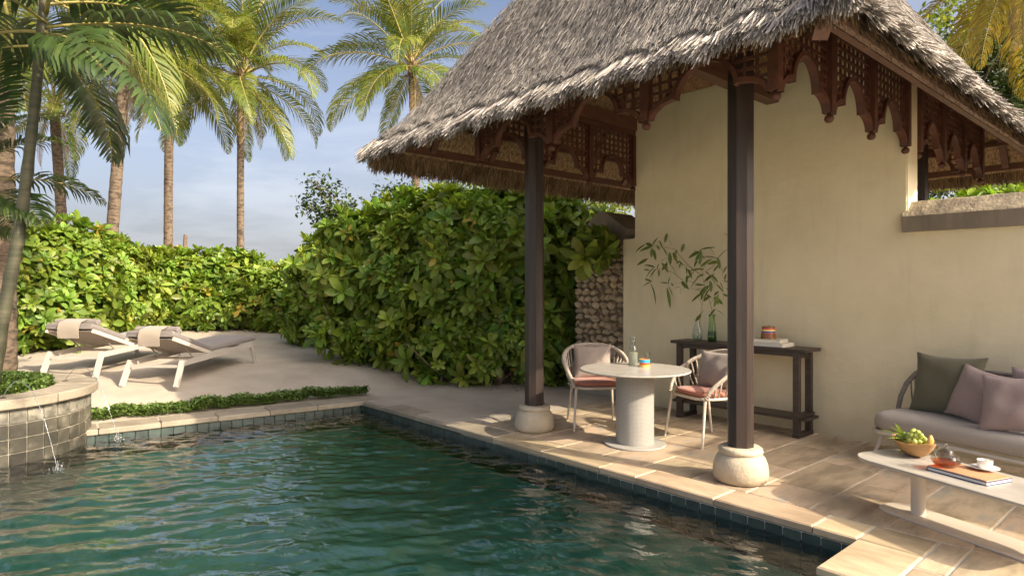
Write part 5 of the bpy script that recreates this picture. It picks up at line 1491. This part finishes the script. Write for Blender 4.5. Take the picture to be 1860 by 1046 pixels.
BIG = [
 (612,632,442,.8,.85,'left end shrub of the tall hedge, beside the low back hedge'),
 (690,664,388,.95,.95,'tall hedge shrub with brown stems showing, second from the sand end'),
 (775,690,366,1.0,1.0,'tall hedge shrub in the middle with large leaf rosettes hanging over the sand'),
 (860,702,358,.95,1.0,'tall dark hedge shrub left of the slim column'),
 (945,708,352,.85,.95,'tall hedge shrub directly behind the slim column'),
 (1025,700,372,.70,.8,'shaded hedge shrub between the slim column and the stone pier')]
for k, (px, py, pt, hw, dp_, lab) in enumerate(BIG):
    b0 = gpt(px, py); aw = AWAY(b0); c = b0 + aw*(dp_*.80); zt_ = hz(px, pt, c); zb = terrain(c.x, c.y); H_ = zt_ - zb; rt = Vector((-aw.y, aw.x, 0)); rr = random.Random(50+k); lob = []
    for (sx, sz, rr_) in ((-.4,.22,.62),(.4,.20,.62),(0,.30,.75),(-.3,.50,.62),(.32,.52,.60),(0,.74,.62),(-.25,.78,.5),(.28,.76,.5)):
        q = c + rt*(sx*hw) - aw*(.12*(1-sz)); r0 = rr_*hw*rr.uniform(.92,1.1); rz = H_*(.22 if sz < .5 else .23)
        lob.append((q.x, q.y, zb + H_*sz, r0, dp_*.75*rr.uniform(.9,1.1), rz))
    if k == 5:
        q = at(1080, 432, y=1.95); lob.append((q.x, q.y, q.z-.12, .22, .2, .24))
    shrub('tall_shrub', (c.x, c.y, zb), lob, lab, 'tall beach shrubs beside the pavilion', 300, 280, 1.3 if k > 0 else 1.15, 60, 70+k, .35)
# shrubs beyond the far side of the pavilion
for k, (px, pt, dpt, hw, lab) in enumerate(((1735,358,11.5,1.1,'green shrub glimpsed under the far eave behind the mossy wall'),(1850,345,11.5,1.2,'green shrub above the mossy wall at the right edge'))):
    p = at(px, 500, depth=dpt); x, y = p.x, p.y; H_ = hz(px, pt, p)
    lob = [(x+dx, y+dy, H_*sz, hw*.7, .8, H_*.3) for dx, dy, sz in ((-.6,0,.35),(.6,0,.35),(0,-.1,.4),(-.3,0,.72),(.4,0,.72))]
    shrub('far_shrub', (x, y, 0), lob, lab, None, 160, 300, 1.2, 8, 90+k)
# a few old leaves on the sand under the hedges
lt = MB(); rr = random.Random(4)
for k in range(260):
    hd = rr.choice(HEDGE+BIG); p = gpt(hd[0] + rr.uniform(-50,50), hd[1] + rr.uniform(-12,3)); z = terrain(p.x,p.y)+.006+rr.uniform(0,.012)
    V, Fq = spoon_leaf(.09*rr.uniform(.5,1.2), .035, rr.uniform(-.3,.3), 2); Mx = Matrix.Translation((p.x,p.y,z)) @ Euler((rr.uniform(-.5,.5), rr.uniform(-.3,.3), rr.uniform(0,6.3))).to_matrix().to_4x4()
    lt.add([Mx @ Vector(v) for v in V], Fq)
obj('fallen_leaves', lt, M['litter'], kind='stuff')

# ground cover: strip behind the far coping and in the planter
def ground_cover(name, P, hgt, sc):
    n = len(P); rs = np.random.default_rng(len(P)); V, Fq = spoon_leaf(.040, .024, .15, 2)
    out = []
    k = 7
    for i in range(k):
        an = rs.uniform(0,6.28,n); el = rs.uniform(.0,1.0,n)
        D = np.stack([np.cos(an)*np.cos(el), np.sin(an)*np.cos(el), np.sin(el)], 1)
        Q = P + np.stack([rs.normal(0,.018,n), rs.normal(0,.018,n), rs.uniform(0,1,n)*hgt], 1)
        Xd = D; Z = np.stack([-np.sin(el)*np.cos(an), -np.sin(el)*np.sin(an), np.cos(el)], 1); Y = np.cross(Z, Xd)
        Ms = np.zeros((n,4,4)); s = sc*rs.uniform(.7,1.3,n)[:,None]; Ms[:,:3,0] = Xd*s; Ms[:,:3,1] = Y*s; Ms[:,:3,2] = Z*s; Ms[:,:3,3] = Q; Ms[:,3,3] = 1
        out.append(xf(V, Ms))
    return bulk(name, np.concatenate(out), len(V), Fq, M['ground_leaf'], None, 'stuff')
P = []
rs = np.random.default_rng(8)
for i in range(2600):
    t_ = rs.uniform(-.075,1.12); p = POOL_A + (POOL_B-POOL_A)*t_ + nrm*(.385 + .30*rs.beta(1.2,1.5)*(.45+.55*min(1, t_*4)))
    hump = .035 + .055*abs(math.sin(9*t_)*math.sin(23*t_+1))
    P.append((p.x, p.y, .0 + hump*rs.uniform(.3,1)))
ground_cover('ground_cover', np.array(P), .085, 1.0)
P = []
for i in range(2200):
    a_ = rs.uniform(0,6.28); r_ = .70*math.sqrt(rs.uniform()); P.append((PC.x+r_*math.cos(a_), PC.y+r_*math.sin(a_), .45+.10*(1-(r_/.75)**2)))
ground_cover('ground_cover', np.array(P), .10, 1.05)

# palms
def frond_mesh(name, L_, n, ll, lw, el, droop, mt_, seed, vee=.45, hang=.55, twist=.0):
    """One feather leaf: stem in the XZ plane starting at the origin, leaflets both sides."""
    rr = random.Random(seed); pts = []; p = Vector((0,0,0)); a = el; st_ = L_/40
    tg = []
    for i in range(41):
        pts.append(p.copy()); d_ = Vector((math.cos(a),0,math.sin(a))); tg.append(d_); p = p + d_*st_; a -= droop/40*(.4+1.2*i/40)
    pet = .13
    me_v, me_f = [], []
    stem = MB().tube(pts[::2], [.026*(1-.92*i/20)*(L_/3.6) + .002 for i in range(21)], 6, True, 1.4)
    V = []
    for k in range(n):
        for sd in (-1, 1):
            q = pet + (1-pet)*(k+rr.uniform(-.3,.3)+.5)/n; q = min(.995, q); f_ = q*40; i = min(39, int(f_)); b_ = pts[i].lerp(pts[i+1], f_-i); T = tg[i]
            prof = math.sin(PI*(.16+.84*((q-pet)/(1-pet))**.85))**.7
            le = ll*prof*rr.uniform(.86,1.1); w = lw*(.6+.4*prof)*rr.uniform(.85,1.1)
            up = Vector((-T.z,0,T.x)); up = up if up.z > 0 or abs(T.z) > .98 else -up
            fwd = .55 + .75*q
            d0 = (Vector((0,sd,0))*1.0 + T*fwd + up*vee*rr.uniform(.5,1.3)).normalized()
            h = hang*rr.uniform(.6,1.25)
            d1 = (d0 + Vector((0,0,-1))*h*.7).normalized(); d2 = (d0*.6 + Vector((0,0,-1))*h*1.5).normalized()
            p0 = b_; p1 = p0 + d0*le*.36; p2 = p1 + d1*le*.34; p3 = p2 + d2*le*.30
            wd = T.cross(d0).cross(d0).normalized(); wd = (T - d0*T.dot(d0)).normalized()
            V.append([p0-wd*w*.25, p0+wd*w*.25, p1-wd*w*.5, p1+wd*w*.5, p2-wd*w*.42, p2+wd*w*.42, p3-wd*w*.05, p3+wd*w*.05])
    V = np.array([[tuple(q) for q in v] for v in V])
    m_ = MB(); m_.v = [tuple(q) for v in V for q in v]
    for k in range(len(V)):
        o = k*8; m_.f += [(o,o+1,o+3,o+2),(o+2,o+3,o+5,o+4),(o+4,o+5,o+7,o+6)]
    nl = len(m_.f); m_.add(stem.v, stem.f)
    me = m_.mesh(name, True); me.materials.append(mt_); me.materials.append(M['rachis'])
    mi = np.zeros(len(me.polygons), dtype=np.int32); mi[nl:] = 1; me.polygons.foreach_set('material_index', mi)
    return me
CLS = [(R(80),R(62),.25),(R(62),R(88),.35),(R(42),R(98),.5),(R(18),R(96),.7),(R(-12),R(78),.9),(R(-42),R(42),1.0)]
FR = {}
for mk in ('frond','frond_gold'):
    FR[mk] = [[frond_mesh('frond', 3.3, 60, .78, .036, e, d_, M[mk], 100+10*i+j, .42, h) for j in range(2)] for i, (e, d_, h) in enumerate(CLS)]
FR['dry'] = [[frond_mesh('dead_frond', 3.0, 44, .6, .022, R(-50), R(35), M['dry'], 400+j, .1, 1.3) for j in range(2)]]
def trunk_tube(pts, r0, r1, seed):
    rr = random.Random(seed); P = []; n = 46
    pv = [Vector(p) for p in pts]
    def bez(t):
        q = pv[:]
        while len(q) > 1: q = [q[i].lerp(q[i+1], t) for i in range(len(q)-1)]
        return q[0]
    rad = []
    for i in range(n+1):
        t = i/n; P.append(bez(t)); rad.append((r0 + (r1-r0)*t)*(1 + .05*(i % 2) + rr.uniform(-.025,.025)) + (.35*r0*math.exp(-t*22)))
    return MB().tube(P, rad, 14), P[-1], (P[-1]-P[-2]).normalized()
def palm(base, mids, top, r0, r1, label, n=26, mk='frond', scale=1.0, seed=0, group='coconut palms along the beach', bare=0, az0=0.0):
    t = thing('coconut_palm', label, 'palm', base, 0, group); bv = Vector(base); rr = random.Random(seed)
    tb_, tp_, tg = trunk_tube([Vector((0,0,-.4))] + [Vector(m)-bv for m in mids] + [Vector(top)-bv], r0, r1, seed)
    obj('trunk', tb_, M['trunk'], t, smooth=True)
    hv = MB(); hv.tube([tp_-Vector((0,0,.25)), tp_+Vector((0,0,.05)), tp_+Vector((0,0,.35))], [r1*1.15, r1*1.5, r1*.6], 10)
    for k in range(14):
        a = rr.uniform(0,6.28); q = tp_ + Vector((math.cos(a)*r1*1.2, math.sin(a)*r1*1.2, rr.uniform(-.35,.1))); e = q + Vector((math.cos(a)*.16, math.sin(a)*.16, rr.uniform(-.05,.25)))
        hv.tube([q, e], [.028,.012], 5)
    obj('crown_heart', hv, M['dry'], t, smooth=True)
    for k in range(3):
        o = obj('dead_frond', FR['dry'][0][k % 2], None, t); az = rr.uniform(0,6.28); o.location = tp_ + Vector((math.cos(az),math.sin(az),0))*r1 - Vector((0,0,.2)); s = scale*rr.uniform(.45,.7)
        o.rotation_euler = Euler((rr.uniform(-.3,.3), R(22), az)); o.scale = (s,s,s)
    for k in range(n):
        q = k/(n-1); ci = min(5, int(q*5.35)); az = k*2.39996 + az0 + rr.uniform(-.25,.25)
        o = obj('frond', FR[mk][ci][rr.randrange(2)], None, t)
        o.location = tp_ + Vector((0,0,.30 - .45*q)) + Vector((math.cos(az),math.sin(az),0))*r1*.7
        o.rotation_euler = Euler((rr.uniform(-.35,.35), rr.uniform(-.12,.12), az)); s = scale*rr.uniform(.86,1.1)*(1 if ci < 5 else .8); o.scale = (s,s,s)
    return t
def pal_at(px, py, depth): return at(px, py, depth=depth)
def palm_px(trunk, depth, r0, r1, label, **kw):
    pts = [pal_at(x, y, depth + dd) for x, y, dd in trunk]; b0 = pts[0].copy(); gz_ = terrain(b0.x, b0.y)
    b0 = Vector((b0.x + (b0.x-pts[1].x)*.3, b0.y + (b0.y-pts[1].y)*.3, gz_))
    return palm(b0, pts[:-1], pts[-1], r0, r1, label, **kw)
palm_px([(118,470,0),(108,330,0),(98,195,0)], 18.5, .145, .125, 'short leaning coconut palm farthest left in the sunlit row', seed=1, scale=.86, n=24)
palm_px([(198,480,0),(214,290,0),(230,85,0)], 16.0, .15, .125, 'thick trunked coconut palm leaning right, second of the row from the left', seed=2, scale=.98, n=27, az0=.7)
palm_px([(306,470,0),(303,300,0),(312,110,0)], 19.5, .135, .115, 'straight coconut palm standing left of the hut roof tip', seed=3, scale=1.02, n=27, az0=1.9)
palm_px([(437,470,0),(436,330,0),(438,140,0)], 20.5, .115, .10, 'slender coconut palm with a broad crown, right one of the row', seed=4, scale=1.15, n=30, az0=2.4)
palm_px([(760,400,0),(754,280,0),(747,120,0)], 21.0, .135, .115, 'coconut palm standing alone beside the thatched roof', seed=5, scale=1.1, n=31, az0=.3)
# big trunk cut by the left edge of the view
p0_ = pal_at(-4, 690, 8.7)
palm((p0_.x, p0_.y, terrain(p0_.x,p0_.y)), [tuple(pal_at(0,500,8.7)), tuple(pal_at(-6,300,8.7))], tuple(pal_at(-4,-60,8.7)), .205,.17, 'close thick palm trunk at the left edge beside the loungers', n=22, seed=6, scale=1.0)
# golden palm and trees beyond the right side of the roof
p0_ = pal_at(2010, 520, 12.0)
palm((p0_.x, p0_.y, 0), [tuple(pal_at(2000,350,12.0)), tuple(pal_at(1960,120,12.0))], tuple(pal_at(1868,-95,12.0)), .15,.12, 'golden fronded palm leaning over the right slope of the thatch', n=30, mk='frond_gold', seed=7, scale=1.0, group=None)

# unseen palm added so its crown shades the planter and near pool end
palm((6.0,-2.3,0), [(5.8,-2.4,2),(5.4,-2.5,4)], (5.0,-2.7,6.2), .15,.12, 'unseen coconut palm added right of the view to shade the planter', n=24, seed=11, scale=.72, group=None)
# slender palm in the planter with broad dark leaflets
FD = [frond_mesh('frond', 1.75, 30, .60, .050, e, d_, M['frond_dark'], 300+i, .30, h) for i, (e, d_, h) in enumerate(((R(66),R(75),.5),(R(40),R(72),.6),(R(16),R(58),.7),(R(-8),R(46),.8)))]
def slender(label, pts, r0, crown_n, seed, scale, spread=None):
    t = thing('slender_palm', label, 'palm', pts[0]); b0 = Vector(pts[0]); rr = random.Random(seed)
    q = [Vector(p)-b0 for p in pts]; m_ = MB(); n = len(q)
    P = []; 
    for i in range(n-1):
        for k in range(6): P.append(q[i].lerp(q[i+1], k/6))
    P.append(q[-1]); rad = [(r0*(1-.45*i/len(P)))*(1.12 if i % 3 == 0 else 1) for i in range(len(P))]
    obj('trunk', m_.tube(P, rad, 12), M['trunk_ring'], t, smooth=True)
    for k in range(crown_n):
        az = k*2.39996 + rr.uniform(-.3,.3); u = k/crown_n
        o = obj('frond', FD[min(3, int(u*4))], None, t); o.location = P[-1] - Vector((0,0,.75*u)); o.rotation_euler = Euler((rr.uniform(-.5,.5), rr.uniform(-.15,.15), az)); s = scale*rr.uniform(.8,1.12); o.scale = (s,s,s)
    return t
sp = [pal_at(-14, 700, 6.35), pal_at(8, 560, 6.35), pal_at(32, 440, 6.35), pal_at(50, 310, 6.3), pal_at(64, 180, 6.25), pal_at(76, 50, 6.2), pal_at(84, -40, 6.2)]
slender('slender ringed palm with dark broad leaflets leaning out of the planter', sp, .062, 17, 3, 1.06)
sp2 = [pal_at(-60, 690, 6.6), pal_at(-52, 560, 6.6), pal_at(-38, 400, 6.7), pal_at(-20, 250, 6.8)]
slender('lower dark leaved palm cut by the left edge of the view', sp2, .05, 10, 9, .62)

# small leaved trees
def leafy_tree(label, base, trunk_top, blobs, n, leaf, mt_, seed, r0=.08, group=None):
    t = thing('leafy_tree', label, 'tree', base, 0, group); b0 = np.array(base, float); rs = np.random.default_rng(seed); rr = random.Random(seed)
    m_ = MB(); T0 = Vector(trunk_top)-Vector(base); m_.tube([(0,0,-.3), T0*.5+Vector((rr.uniform(-.1,.1),rr.uniform(-.1,.1),0)), T0], [r0, r0*.75, r0*.5], 8)
    for bx in blobs:
        c = Vector(bx[:3]) - Vector(base); 
        m_.tube([T0*rr.uniform(.55,1), (T0+c)*.5 + Vector((rr.uniform(-.1,.1),rr.uniform(-.1,.1),.08)), c], [r0*.42, r0*.26, r0*.1], 6)
        for k in range(5):
            e = c + Vector((rr.gauss(0,.6)*bx[3], rr.gauss(0,.6)*bx[3], rr.gauss(0,.5)*bx[3])); m_.tube([c*.8+T0*.2, e], [r0*.14, r0*.05], 4)
    obj('trunk', m_, M['twig'], t, smooth=True)
    V, Fq = spoon_leaf(leaf, leaf*.72, .2, 2); P = []
    w = np.array([b[3]**2 for b in blobs]); w /= w.sum()
    # leaves come in twig-sized tufts so that light shows between them
    tufts = []
    for k in range(max(8, n//9)):
        bx = blobs[rs.choice(len(blobs), p=w)]; v = rs.normal(size=3); v /= np.linalg.norm(v); tufts.append(np.array(bx[:3]) + v*bx[3]*rs.uniform(.25,1.05)**.7*np.array((1,1,.8)))
    tufts = np.array(tufts); P = tufts[rs.integers(len(tufts), size=n)] + rs.normal(0, leaf*1.15, (n,3)) - b0
    D = rs.normal(0,1,(n,3)) + np.array((0,0,1.1)); Ms = mats(P, D, rs.uniform(0,6.28,n), rs.uniform(.6,1.25,n))
    bulk('crown', xf(V, Ms), len(V), Fq, mt_, t, 'stuff')
    return t
def blob(px, py, depth, r): p = pal_at(px, py, depth); return (p.x, p.y, p.z, r)
D1 = 13.0
b_ = pal_at(640, 560, D1); leafy_tree('open branched small leaved tree reaching over the hedge into the sky', (b_.x,b_.y,.4), tuple(pal_at(632,415,D1)),
   [blob(572,330,D1,.20),(blob(560,372,D1,.16)),blob(592,345,D1,.26),blob(600,380,D1,.30),blob(620,400,D1,.32),blob(575,395,D1,.22),blob(640,380,D1,.28),blob(645,420,D1,.35),blob(585,425,D1,.2)], 1500, .085, M['leaf_dark'], 4, .06)
b_ = pal_at(715, 560, 14); leafy_tree('small leaved tree half hidden under the palm fronds behind the tall hedge', (b_.x,b_.y,.4), tuple(pal_at(712,420,14)),
   [blob(705,355,14,.34),blob(725,370,14,.3),blob(690,380,14,.35),blob(735,350,14,.25)], 900, .085, M['leaf_dark'], 5, .06)
b_ = pal_at(850, 560, 15); leafy_tree('small leaved tree seen under the far eave behind the tall hedge', (b_.x,b_.y,.4), tuple(pal_at(850,420,15)),
   [blob(800,355,15,.45),blob(850,350,15,.5),blob(900,350,15,.5),blob(950,350,15,.4),blob(830,375,15,.5)], 1500, .09, M['leaf'], 6, .07)
b_ = pal_at(1050, 560, 14); leafy_tree('bright leaved tree between the slim column and the stone pier', (b_.x,b_.y,.3), tuple(pal_at(1050,430,14)),
   [blob(1020,385,14,.45),blob(1060,375,14,.5),blob(1100,385,14,.45),blob(1125,375,14,.35),blob(1080,405,14,.4)], 1600, .09, M['leaf'], 7, .07)
b_ = pal_at(1830, 540, 15)
leafy_tree('dense dark tree behind the right slope of the roof', (b_.x,b_.y,0), tuple(pal_at(1830,330,15)),
   [blob(1700,200,15,.8),blob(1760,130,15,.9),blob(1830,110,15,1.0),blob(1790,210,15,.9),blob(1870,190,15,1.0),blob(1720,300,15,.9),blob(1800,300,15,.9),blob(1870,290,15,.9),blob(1660,330,15,.8)], 9000, .13, M['leaf_dark'], 8, .16)
b_ = pal_at(1900, 540, 20)
leafy_tree('tall green tree farther back at the right edge', (b_.x,b_.y,0), tuple(pal_at(1880,300,20)),
   [blob(1720,60,20,1.2),blob(1790,10,20,1.3),blob(1860,40,20,1.4),blob(1900,150,20,1.4),blob(1680,140,20,1.2),blob(1770,150,20,1.4),blob(1850,-60,20,1.3),blob(1700,250,20,1.3)], 8000, .16, M['leaf'], 9, .2)

# far thatched hut: only the tip of its roof clears the hedge
hp = pal_at(322, 458, 46)
ht = thing('beach_hut', 'tip of a distant brown thatched hut roof behind the back hedge', 'hut', (hp.x, hp.y, .6))
hz0 = hp.z - .6
obj('roof', MB().lathe([(3.2,hz0-1.9),(1.9,hz0-.75),(1.0,hz0+.05),(.28,hz0+.42),(.12,hz0+.50)], (.0,0,0), 24), M['fringe_under'], ht, smooth=40)
obj('finial', MB().tube([(.45,.4,hz0+.3),(.47,.42,hz0+1.25)], [.16,.12], 8), M['trunk'], ht)
obj('wall', MB().lathe([(2.2,-1),(2.2,hz0-1.2)], (0,0,0), 20), M['coral'], ht)

# ------------------------------------------------------------------ water spouts
def jet(label, p0, p1, rise, splash):
    t = thing('water_jet', label, 'water jet', p0, 0, 'water jets of the raised planter'); a_ = Vector(p0); b2 = Vector(p1); n = 34; pts = []; rad = []
    # parabola that leaves the rim, climbs by rise and falls into the pool
    H0 = rise; H1 = rise + (a_.z - b2.z); tt = math.sqrt(H0)/(math.sqrt(H0)+math.sqrt(H1))
    for i in range(n+1):
        q = i/n; z = rise*(1-((q-tt)/tt)**2) if True else 0
        p = Vector(((b2.x-a_.x)*q, (b2.y-a_.y)*q, z)); pts.append(p); rad.append(.0085*(.75-.3*q)*(1+.2*math.sin(i*1.9)))
    obj('stream', MB().tube(pts, rad, 8, False), M['jet'], t, smooth=True)
    obj('nozzle', MB().lathe([(.030,.001),(.030,.006),(.012,.008)], (0,0,0), 20), M['dark_soil'], t)
    s = MB(); rr = random.Random(splash)
    e = b2 - a_
    for k in range(46):
        an = rr.uniform(0,6.28); r_ = abs(rr.gauss(0,.055)); h = rr.uniform(.0,.10)*math.exp(-r_*9)
        s.sphere(e + Vector((math.cos(an)*r_, math.sin(an)*r_, h+.006)), rr.uniform(.002,.0065), 6, 4, (1,1,rr.uniform(1,2.2)))
    for k in range(9):
        an = k*.7; e0 = e + Vector((math.cos(an)*.022, math.sin(an)*.022, 0)); s.tube([e0, e0 + Vector((math.cos(an)*.02, math.sin(an)*.02, rr.uniform(.03,.075)))], [.006,.001], 5)
    obj('splash', s, M['jet'], t, smooth=True)
jet('left water jet arching from the rim of the planter into the pool', (-4.99-.10,-4.316-.06,.501), (-4.476,-4.011,WATER_Z), .17, 1)
jet('right water jet arching from the planter rim past the corner of the coping', (-6.0+.0,-3.763-.02,.501), (-5.377,-3.378,WATER_Z), .17, 2)
